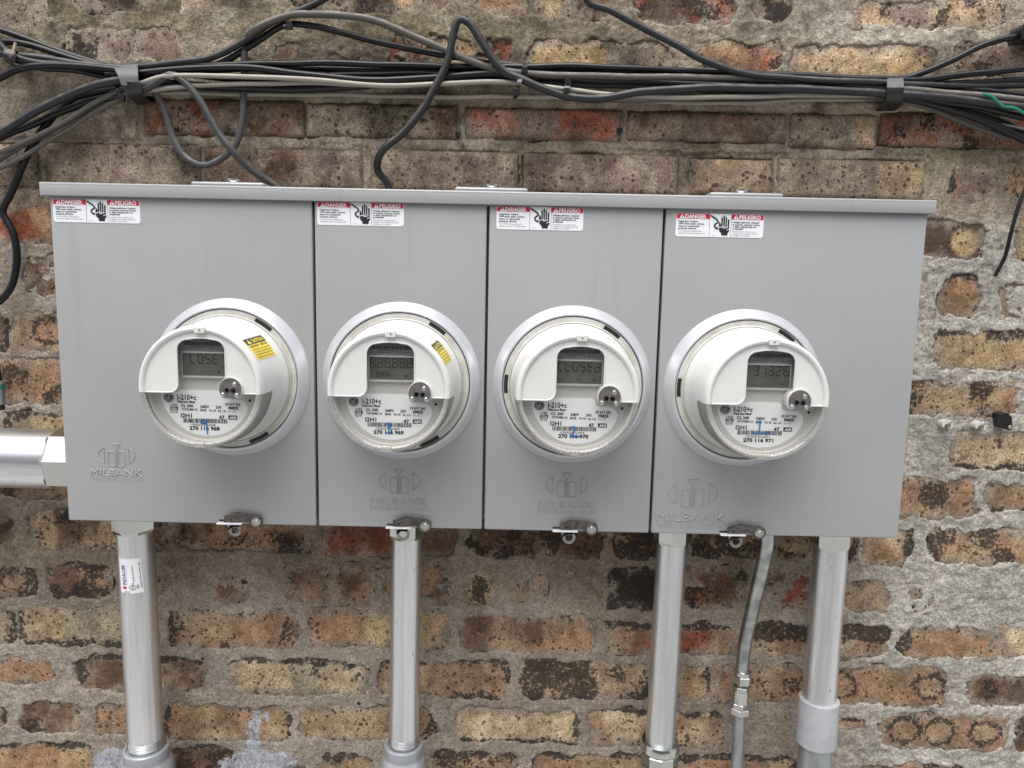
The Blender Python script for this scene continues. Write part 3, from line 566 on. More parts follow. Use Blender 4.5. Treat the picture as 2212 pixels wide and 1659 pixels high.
def meter(i, x, num, ser, lcd, digit, label):
    root = thing('electricity_meter', (x, 0, MZ), label, 'electricity meter', 'electricity meters in the grey enclosure')
    def mk(name, mb, m, par=root, sm=True, sh=40, key=True): return mb.build(name, m, par, sm, sh, key=('m', name, m.name) if key else None, local=True)
    fl = mk('mounting_flange', MB().add(*lathe_axis((0, 0, 0), (0, -1, 0), [(.0885, .002), (.0885, .0115), (.0878, .0125), (.0822, .0125), (.0820, .0150), (.0812, .0162), (.0803, .0160), (.0800, .0120)], 96, cap=False)), M['flange'])
    for a0, a1 in ((48, 64), (171, 187), (-72, -54)):
        mb = MB(); P = [(.0851*math.cos(R(a0+(a1-a0)*t/10)), .0851*math.sin(R(a0+(a1-a0)*t/10))) for t in range(11)]; mb.add(*strip2(P, .0048, -.0128)); mb.build('vent_slot', M['slot'], fl, key=('slot', a0), local=True)
    body = [(.0800, .0120), (.0798, .0170), (.0790, .0215), (.0775, .0265), (.0765, .0310), (.0760, .0360), (.0748, .0560)]
    mk('housing', MB().add(*lathe_axis((0, 0, 0), (0, -1, 0), body+[(.0742, .0640)], 96, cap=False)), M['meter'])
    front = [(.0742, .0642), (.0732, .0850), (.0728, .0900), (.0720, .0945), (.0704, .0972), (.0684, .0978), (.0664, .0970), (.0652, .0952), (.0646, .0938)]
    sh_ = MB().add(*lathe_part(front, True))
    # face plate of the shroud with its window opening
    arc = [(.0647*math.cos(t), .0647*math.sin(t)) for t in np.linspace(math.pi-math.asin(ZS/.0647), math.asin(ZS/.0647), 48)]
    zs2 = ZS-.0010; hole = [(.0480, ZS)]+[(.0300, ZS)]
    tl = [(-.0262+.013*(1-math.cos(R(t))), .0440+.0125*math.sin(R(t))) for t in range(0, 91, 15)]; tr = [(.0302-.013*(1-math.cos(R(t))), .0440+.0125*math.sin(R(t))) for t in range(90, -1, -15)]
    bl = [(-.0262, .0040)]+[(-.0262-.0105*(1-math.cos(R(t))), .0040-.0102*math.sin(R(t))) for t in range(15, 91, 15)]
    edge = hole+tr[::-1]+[(0, .0585)]+tl[::-1]+bl
    edge = [(.0300, ZS)]+[(.0302-.013*(1-math.cos(R(t))), .0440+.0125*math.sin(R(t))) for t in range(0, 91, 15)]+[(.010, .0577), (.002, .0580), (-.006, .0577)]+[(-.0262+.013*(1-math.cos(R(t))), .0440+.0125*math.sin(R(t))) for t in range(90, -1, -15)]+bl
    poly = arc+edge
    sh_.add(*prism(poly, -.0942, -.0925)); mk('shroud', sh_, M['meter'], sh=30)
    tr_ = MB(); tp = [(a, -.0942, b_) for a, b_ in [(.0300, ZS+.012)]+edge[1:]]+[(-.0645, -.0942, ZS)]; tr_.add(*tube(tp, .0010, 8)); tr_.add(*tube([(.049, -.0942, ZS), (.0645, -.0942, ZS), (.0685, -.0968, ZS)], .0008, 8)); mk('shroud_edge', tr_, M['trim'])
    # clear half
    lower = lathe_part(front, False); mk('clear_rim', MB().add(*lower), M['clear_rim'])
    disc = [(.0646*math.cos(t), .0646*math.sin(t)) for t in np.linspace(0, 2*math.pi, 64, endpoint=False)]
    mk('clear_cover', MB().add(*flat(disc, -.0915)), M['clear'], sm=False)
    # interior
    mk('inner_frame', MB().add(*lathe_axis((0, 0, 0), (0, -1, 0), [(.0690, .060), (.0690, .0835), (.0655, .0835), (.0640, .0800), (.0001, .0798)], 64, cap=False)), M['panel'])
    mk('dark_skirt', MB().add(*lathe_part([(.0715, .0645), (.0712, .0835), (.0693, .0838)], False)), M['inkgrey'])
    # nameplate: white label with a notch for the optical port
    pts = [G(*q) for q in ((470, 1075), (520, 1060), (570, 1052), (620, 1045), (655, 1024), (1060, 1024), (1083, 1042), (1088, 1080), (1105, 1100), (1180, 1104), (1255, 1112), (1290, 1135), (1308, 1180), (1300, 1225), (1270, 1285), (1220, 1345), (1150, 1400), (1070, 1440), (980, 1462), (890, 1468), (800, 1455), (710, 1420), (630, 1365), (560, 1290), (505, 1205), (475, 1130))]
    np_ = MB().add(*prism(pts, -.0802, -.0795)).build('nameplate', M['plate'], root, key=('np',), local=True)
    Y = -.0805; bk = MB(); wt = MB()
    def T(s, x0, x1, y, cap, bold=0, sh=0, tgt=None, yy=Y): a = G(x0, y); b_ = G(x1, y-cap); (tgt or bk).add(*text(s, a[0], b_[0], a[1], b_[1]-a[1], yy, bold, sh))
    def Rr(x0, y0, x1, y1, tgt=None, yy=Y): (tgt or bk).add(*flat([G(x0, y0), G(x1, y0), G(x1, y1), G(x0, y1)], yy))
    T('I-210+c', 628, 810, 1120, 52, .025); T('Watt-hour Meter', 626, 805, 1150, 24, .03, .25); T(ser, 1092, 1240, 1167, 24, .03)
    T('1102', 560, 624, 1184, 22, .02); Rr(553, 1190, 630, 1222); T('USA', 562, 622, 1217, 22, .04, 0, wt, Y-.0003); T('0114', 557, 621, 1249, 22, .02)
    T('CL 200', 660, 780, 1191, 28, .03); T('240V', 848, 935, 1196, 28, .03); T('3W', 1000, 1056, 1200, 28, .03); T('FM2S', 1122, 1220, 1204, 28, .04)
    T('727X288116', 666, 820, 1222, 20, .03); T('60HZ', 845, 908, 1226, 20, .03); T('TA 30', 930, 1000, 1228, 20, .03); T('Kt 1.0', 1022, 1094, 1231, 20, .03)
    T('I2H1', 655, 763, 1291, 40, .03); T('47', 1027, 1083, 1298, 34, .035); Rr(1120, 1262, 1205, 1303); T('AMI', 1130, 1196, 1296, 26, .05, 0, wt, Y-.0003)
    rr = random.Random(int(num)); xx = 678
    while xx < 1106:
        wv = rr.choice((3, 3, 6, 8)); Rr(xx, 1299, xx+wv, 1341); xx += wv+rr.choice((3, 4, 6))
    T('CPGG270116'+num, 755, 990, 1368, 20, .01); T('270 116 '+num, 735, 1031, 1410, 36, .04)
    bk.build('lettering', M['ink'], np_, local=True); g_ = MB(); T('Kh 10.0', 1122, 1193, 1232, 18, 0, 0, g_); g_.build('faint_lettering', M['inkgrey'], np_, local=True)
    # round monogram badge
    lc = G(543, 1100); rb = 50*K; MB().add(*flat(circ(lc[0], lc[1], rb, 32), -.0808)).build('monogram_badge', M['ink'], np_, key=('badge', 0), local=True)
    mg = MB()
    for q in ([(.1, .55), (-.15, .7), (-.5, .45), (-.62, 0), (-.4, -.45), (-.05, -.35), (.0, 0), (-.2, .15), (-.35, -.05), (-.1, -.25)], [(.62, .35), (.45, .62), (.15, .5), (.1, .2), (.35, .1), (.1, -.05), (.05, -.4), (.3, -.6), (.6, -.3), (.45, -.05)], [(-.6, -.55), (-.2, -.75), (.2, -.7)]):
        mg.add(*strip2([(lc[0]+a*rb, lc[1]+b_*rb) for a, b_ in catmull(q, .08)], rb*.10, -.0810))
    ring_ = [(lc[0]+.88*rb*math.cos(t), lc[1]+.88*rb*math.sin(t)) for t in np.linspace(0, 2*math.pi, 30)]; mg.add(*strip2(ring_, rb*.06, -.0810)); mg.build('monogram_script', M['trim'], np_, local=True)
    wt.build('white_lettering', M['white'], np_, local=True)
    # felt-pen digit
    dg = MB()
    for q in digit: dg.add(*strip2([G(a, b_) for a, b_ in catmull(q, 6)], 13*K, -.0812))
    dg.build('marker_digit', M['marker'], np_, local=True)
    # display unit
    du = MB(); du.add(*box(G(690, 0)[0], G(1150, 0)[0], -.0845, -.0798, G(0, 905)[1], G(0, 652)[1], .0012, 2)); dp = mk('display_frame', du, M['trim'])
    Rq = lambda x0, y0, x1, y1, yy, mb: mb.add(*flat([G(x0, y0), G(x1, y0), G(x1, y1), G(x0, y1)], yy))
    mb = MB(); Rq(706, 668, 1134, 880, -.0848, mb); mb.build('lcd_screen', M['lcd'], dp, key=('lcd',), local=True)
    sg = MB()
    def seg(s, x0, y0, cw, chh, adv, wv, mb):
        for k, chx in enumerate(s):
            for sgm in CH[chx]:
                (a, b_), (c_, d) = SEGS[sgm]; X = x0+k*adv; pa = (X+a*cw, y0-b_*chh); pb = (X+c_*cw, y0-d*chh); dx = (pb[0]-pa[0])*.1; dy = (pb[1]-pa[1])*.1
                mb.add(*strip2([G(pa[0]+dx, pa[1]+dy), G(pb[0]-dx, pb[1]-dy)], wv*K, -.0851))
    seg(lcd, 716, 765, 44, 86, 71, 9, sg)
    if i == 1:
        seg('888', 770, 848, 26, 44, 44, 6, sg)
        for q in range(5): Rq(772+q*71, 762, 780+q*71, 770, -.0851, sg)
    Rq(1048, 835, 1068, 852, -.0851, sg); Rq(895, 832, 912, 838, -.0851, sg); sg.build('lcd_segments', M['seg'], dp, local=True)
    sk = MB(); Rq(700, 520, 1148, 648, -.0842, sk); st = sk.build('serial_sticker', M['sticker_grey'], root, key=('sk',), local=True); st2 = MB()
    xx = 728
    while xx < 1116:
        wv = rr.choice((4, 5, 8)); Rq(xx, 560, xx+wv, 596, -.0845, st2); xx += wv+rr.choice((4, 5))
    for s, x0, x1, y, cp in (('00135003004'+num+'FC', 822, 1020, 552, 16), ('CONTAINS MODEL No: NIC 514', 780, 1064, 614, 14), ('FCC ID: OWS-NIC514,    IC: 5975A-NIC514', 724, 1114, 634, 14)):
        a = G(x0, y); b_ = G(x1, y-cp); st2.add(*text(s, a[0], b_[0], a[1], b_[1]-a[1], -.0845, .01))
    st2.build('sticker_lettering', M['ink'], st, local=True)
    # optical port
    pc = F(1214, 1003); r_ = 108*K; pl = [(pc[0]+r_*math.cos(R(t)), pc[1]+r_*math.sin(R(t))) for t in range(-56, 237, 7)]
    prt = MB().add(*prism([(pc[0]+(a-pc[0])*1.07, pc[1]+(b_-pc[1])*1.07) for a, b_ in pl], -.0975, -.0800)); pb_ = mk('optical_port', prt, M['meter'], sm=False)
    MB().add(*prism(pl, -.0990, -.0970)).build('port_plate', M['port'], pb_, key=('pp',), local=True)
    for k, (a, b_) in enumerate(((1258, 955), (1142, 1056), (1278, 1060))):
        q = F(a, b_); MB().add(*lathe_axis((q[0], -.0990, q[1]), (0, -1, 0), [(.0030, 0), (.0029, .0002), (.0022, .0003), (.0021, .0010), (.0010, .0016), (.0002, .0017)], 18)).build('port_screw', M['steel_light'], pb_, True, key=('ps', k), local=True)
    for k, (a, b_) in enumerate(((1184, 1015), (1243, 1017))):
        q = F(a, b_); e_ = MB().add(*lathe_axis((q[0], -.0991, q[1]), (0, -1, 0), [(.0029, 0), (.0029, .0004), (.0021, .0004), (.0020, -.0001), (.0001, -.0001)], 18, cap=False)); e_.build('port_lens', M['steel'], pb_, True, key=('pl', k), local=True)
    q = G(1345, 1110); MB().add(*flat(circ(q[0], q[1], .0017, 16), -.0838)).build('test_led', M['slot'], root, key=('led',), local=True)
    # sealing tabs
    a = F(935, 452); mk('seal_tab', MB().add(*prism([(a[0]-.0068, a[1]+.0032), (a[0]+.0062, a[1]+.0032), (a[0]+.0052, a[1]-.0032), (a[0]-.0058, a[1]-.0032)], -.0988, -.094)).add(*lathe_axis((a[0], -.0987, a[1]), (0, -1, 0), [(.0019, 0), (.0017, .0004), (.0012, .0004), (.0010, .0001)], 16)), M['meter'], sm=False)
    a = F(895, 1545); MB().add(*box(a[0]-.0060, a[0]+.0060, -.0990, -.0945, a[1]-.0034, a[1]+.0030, .0006, 1)).build('seal_tab', M['clear_rim'], root, key=('tab2',), local=True)
    # caution sticker on the side of the housing
    if i < 2:
        a0, a1, h0, h1 = (26.5, 49.5, .0865, .0320) if i == 0 else (26, 48.5, .0900, .0400)
        def rad(h): return float(np.interp(h, [q[1] for q in body+front[:4]], [q[0] for q in body+front[:4]]))+.0004
        cw = lambda s, t, e=0: ((rad(h0+(h1-h0)*s)+e)*math.cos(R(a0+(a1-a0)*t)), -(h0+(h1-h0)*s), (rad(h0+(h1-h0)*s)+e)*math.sin(R(a0+(a1-a0)*t)))
        def patch(s0, s1, t0, t1, e):
            n = 8; vs = [cw(s0+(s1-s0)*a/n, t0+(t1-t0)*b_/n, e) for a in range(n+1) for b_ in range(n+1)]; return vs, [(a*(n+1)+b_, (a+1)*(n+1)+b_, (a+1)*(n+1)+b_+1, a*(n+1)+b_+1) for a in range(n) for b_ in range(n)]
        cs = MB().add(*patch(0, 1, 0, 1, 0)).build('caution_sticker', M['yellow'], root, local=True); MB().add(*patch(0, 1, .70, 1, .0002)).build('black_band', M['cautionblack'], cs, local=True)
        def ct(s, s0, s1, t0, cap, e, bold, mb):
            v_, f_ = text(s, s0, s1, t0, cap, 0, bold); mb.add([cw(p[0], p[2], e) for p in v_], f_)
        yl = MB(); ct('CAUTION', .32, .93, .76, .17, .0004, .03, yl); yl.add([cw(.06, .74, .0004), cw(.26, .74, .0004), cw(.16, .95, .0004)], [(0, 1, 2)]); yl.build('yellow_lettering', M['yellow'], cs, local=True)
        bl_ = MB(); ct('ELECTRICITY - KEEP OUT', .06, .96, .56, .10, .0003, .02, bl_)
        for k, s in enumerate(('Meter tampering or any other unauthorized use', 'of electricity is a prosecutable offense under', 'Chapter 720-5/16-14 of the Illinois Criminal', 'Code. Do not break seal for any reason.')): ct(s, .06, .96, .43-k*.12, .07, .0003, .01, bl_)
        bl_.build('black_lettering', M['cautionblack'], cs, local=True)
    return root
FOUR = [[(862, 1303), (850, 1330), (862, 1345), (905, 1340)], [(905, 1300), (905, 1360), (912, 1450)]]
THREE = [[(850, 1318), (885, 1303), (905, 1325), (880, 1345), (905, 1365), (900, 1395), (860, 1398)]]
TWO = [[(862, 1308), (885, 1298), (900, 1320), (880, 1360), (862, 1392), (900, 1390), (945, 1392)]]
ONE = [[(862, 1225), (890, 1205)], [(888, 1208), (888, 1318)], [(830, 1328), (900, 1322), (1000, 1310)]]
meter(0, MX[0], '968', '59 817 259', ' LOSE', FOUR, 'leftmost round meter with a yellow caution sticker and a blue pen 4, ending 968')
meter(1, MX[1], '969', '59 817 260', '888888', THREE, 'second round meter, its display showing all eights and a blue pen 3, ending 969')
meter(2, MX[2], '970', '59 817 261', 'CLOSEd', TWO, 'third round meter reading CLOSEd with a blue pen 2 over its barcode, ending 970')
meter(3, MX[3], '971', '59 817 262', ' 31326', ONE, 'rightmost round meter with a large blue pen 1 on its label, ending 971')

# ---------------------------------------------------------------- conduits
YC = .058
def cen(u0, u1, v, Y=YC): a = unp(u0, v, Y); b_ = unp(u1, v, Y); return (a+b_)/2, abs(b_[0]-a[0])/2
def nut(name, c_, r_, h, par, m=None, n=8, d=(0, 0, -1), rot=.39):
    return MB().add(*lathe_axis(c_, d, [(r_*.90, 0), (r_, h*.12), (r_, h*.86), (r_*.90, h)], n, rot)).build(name, m or M['zinc'], par)
GRP = 'conduits entering the grey enclosure from below'
def vconduit(u0, u1, va, w0, w1, vb, label, r_=None):
    a, ra = cen(u0, u1, va); b_, rb = cen(w0, w1, vb); r_ = r_ or (ra+rb)/2*.985; d = b_-a; d /= np.linalg.norm(d)
    top = a+d*((ZB_+.0035-a[2])/d[2]); return a, b_, d, top, r_, label
def endpt(a, d, z): return a+d*((z-a[2])/d[2])
# first: stickered conduit
def make_conduit(spec, zend, kind):
    a, b_, d, top, r_, label = spec
    root = thing('conduit', tuple(endpt(a, d, -1.0)), label, 'conduit', GRP)
    end = endpt(a, d, zend); L = np.linalg.norm(end-top)
    MB().add(*lathe_axis(top, d, [(r_, 0), (r_, L)], 48)).build('pipe', M['alu_v'], root, True)
    nut('hub_nut', top+d*.0005, r_*1.22, .035, root, rot=.2)
    if kind == 'lb':
        pr = []; z = -.004
        for k in range(5): pr += [(r_*1.0, z), (r_*1.035, z+.0012)]; z += .0024
        MB().add(*lathe_axis(end-d*.011, d, pr, 40, cap=False)).build('threads', M['steel_light'], root, True, 20)
        f_ = MB().add(*lathe_axis(end, d, [(r_*1.06, .001), (r_*1.12, -.001), (r_*1.24, -.001), (r_*1.30, .001), (r_*1.30, .011), (r_*1.26, .013), (r_*1.27, .018), (r_*1.45, .024), (r_*1.52, .032), (r_*1.54, .10), (r_*1.4, .13), (r_*1.0, .135)], 48)); f_.build('pulling_elbow', M['cast'], root, True, 30)
    return root, end, d, r_
s1 = vconduit(257, 330, 1165, 277, 352, 1580, 'leftmost vertical aluminium conduit with a torn white sticker')
r1, e1, d1, rr1 = make_conduit(s1, unp(312, 1612, YC)[2], 'lb')
# sticker wrapped on the pipe
stc = {}
def wrap(s, t, e=0):
    """s across (0..1), t down (0..1)"""
    ax = unp(288, 1193, YC); top = endpt(s1[0], d1, ax[2]); hgt = .0505; p = top+d1*(t*hgt); ang = R(-36+s*76+t*6); x = np.array([math.sin(ang), -math.cos(ang), 0]); return p+x*(rr1+.0004+e)
def wpatch(s0, s1_, t0, t1, e, n=10): return [wrap(s0+(s1_-s0)*a/n, t0+(t1-t0)*b_/n, e) for a in range(n+1) for b_ in range(n+1)], [(a*(n+1)+b_, a*(n+1)+b_+1, (a+1)*(n+1)+b_+1, (a+1)*(n+1)+b_) for a in range(n) for b_ in range(n)]
sk = MB().add(*wpatch(0, .97, .0, .93, 0)).add(*wpatch(.0, .2, .93, .985, 0, 3)).add(*wpatch(.42, .97, .93, 1.0, 0, 3)).build('sticker', M['white'], r1)
def wt_(s, t0, t1, s0, cap, bold, mb, sh=0):  # text running upwards
    v_, f_ = text(s, 0, t1-t0, 0, cap, 0, bold, sh); mb.add([wrap(s0-p[2], t1-p[0], .0002) for p in v_], f_)
mb = MB(); wt_('INDALUM.', .19, .77, .30, .155, .03, mb, .2); mb.build('blue_lettering', simple('label_blue', (.02, .03, .28), .5), sk)
mb = MB(); mb.add(*wpatch(.13, .30, .80, .88, .0002, 3)); mb.build('red_emblem', M['red'], sk)
mb = MB(); wt_('MADE IN MEXICO', .20, .66, .66, .07, .0, mb); wt_('US', .70, .755, .62, .07, .02, mb); wt_('LISTED', .76, .87, .80, .07, .03, mb); wt_('Conduit metallic rigid', .12, .72, .92, .06, .01, mb); wt_('3HNA', .72, .86, .94, .06, .01, mb); wt_('CONDUIT DE ALUMINIO', .24, .75, .37, .03, 0, mb)
ri = [(.56+.135*math.cos(t), .835+.062*math.sin(t)) for t in np.linspace(0, 2*math.pi, 30)]; v_, f_ = strip2(ri, .018, 0); mb.add([wrap(p[0], p[2], .0002) for p in v_], f_); wt_('UL', .80, .865, .60, .10, .02, mb); mb.build('black_lettering', M['ink'], sk)
s2 = vconduit(846, 911, 1180, 840, 906, 1560, 'vertical aluminium conduit below the second meter, ending in a grey cast elbow'); make_conduit(s2, unp(873, 1606, YC)[2], 'lb')
s3 = vconduit(1418, 1482, 1190, 1394, 1459, 1590, 'vertical aluminium conduit with a zinc compression connector at the bottom, right of the second seam'); s3 = (*s3[:5], 'vertical aluminium conduit under the right-hand door seam, ending in a zinc compression connector')
r3, e3, d3, rr3 = make_conduit(s3, unp(1426, 1680, YC)[2], '')
q = endpt(s3[0], d3, unp(1426, 1600, YC)[2]); MB().add(*lathe_axis(q, d3, [(rr3*1.02, -.001), (rr3*1.25, -.001), (rr3*1.33, .002), (rr3*1.33, .011), (rr3*1.2, .0125)], 40)).build('gland_ring', M['zinc'], r3, True, 30)
nut('compression_nut', q+d3*.0126, rr3*1.34, .019, r3, n=10); MB().add(*lathe_axis(q+d3*.032, d3, [(rr3*1.18, 0), (rr3*1.28, .001), (rr3*1.28, .006), (rr3*1.2, .008), (rr3*1.33, .010), (rr3*1.33, .05)], 40)).build('connector_body', M['zinc'], r3, True, 30)
s5 = vconduit(1757, 1829, 1200, 1736, 1806, 1490, 'rightmost vertical aluminium conduit running down into a grey plastic coupling')
r5, e5, d5, rr5 = make_conduit(s5, unp(1768, 1530, YC)[2], '')
q = endpt(s5[0], d5, unp(1768, 1508, YC)[2]); Lc = abs(unp(1768, 1604, YC)[2]-q[2]); MB().add(*lathe_axis(q, d5, [(rr5*1.01, .0), (rr5*1.16, -.0005), (rr5*1.20, .001), (rr5*1.20, Lc-.001), (rr5*1.05, Lc)], 48)).build('coupling', M['pvc'], r5, True, 30)
MB().add(*lathe_axis(q+d5*(Lc-.001), d5, [(rr5*1.02, 0), (rr5*1.02, .35)], 48)).build('lower_pipe', M['galv'], r5, True)
# thin bent tube
P4 = [unp(u, v, Y) for u, v, Y in ((1657, 1150, .045), (1656.5, 1175, .045), (1649, 1215, .05), (1632.5, 1286, .065), (1613, 1370, .078), (1606, 1414, .08), (1602, 1470, .08), (1597, 1545, .08), (1592, 1659, .08), (1584, 1850, .08))]
r4 = thing('conduit', tuple(P4[-1]), 'thin bent galvanised tube with a jointed coupling between two thick conduits', 'conduit', GRP)
rt = abs(unp(1621, 1414, .08)[0]-unp(1591, 1414, .08)[0])/2*.96; MB().add(*tube(catmull(P4[:7], .006), rt, 24)).build('tube', M['emt'], r4, True); MB().add(*tube([P4[6]+(P4[7]-P4[6])*.2, P4[7], P4[8], P4[9]], rt*.93, 24)).build('lower_tube', M['galv'], r4, True)
a = unp(1604.5, 1447, .08); b_ = unp(1597, 1542, .08); dd = (b_-a)/np.linalg.norm(b_-a); LL = np.linalg.norm(b_-a)
cp = MB().add(*lathe_axis(a, dd, [(rt*1.1, 0), (rt*1.28, .001), (rt*1.28, LL*.09)], 32)).build('coupling', M['steel_light'], r4, True, 30)
for k, (t, h, f) in enumerate(((.10, .20, 1.42), (.34, .10, 1.42), (.72, .12, 1.40), (.84, .16, 1.45))): nut('hex_nut', a+dd*LL*t, rt*f, LL*h, cp, M['steel_light'], 6, dd, .25*k)
MB().add(*lathe_axis(a+dd*LL*.44, dd, [(rt*1.24, 0), (rt*1.24, LL*.28)], 12)).build('sleeve', M['zinc'], cp)
MB().add(*lathe_axis(a+dd*LL*.29, dd, [(rt*1.15, 0), (rt*1.15, LL*.06)], 32)).build('collar', M['steel'], cp, True)
# horizontal conduit at the left
a = unp(141, 992, .052); a[0] = .0045; b_ = unp(0, 987, .052); b_[0] = -.75; b_[2] = a[2]+.002; d = (b_-a)/np.linalg.norm(b_-a); rh = abs(unp(50, 928, .052)[2]-unp(50, 1046, .052)[2])/2*1.06
rh_ = thing('conduit', tuple((a+b_)/2), 'wide horizontal aluminium conduit entering the left side of the enclosure', 'conduit')
MB().add(*lathe_axis(a, d, [(rh, 0), (rh, .75)], 64)).build('pipe', M['alu_h'], rh_, True); nut('hub_nut', a, rh*1.14, .046, rh_, n=8, d=d, rot=.15)

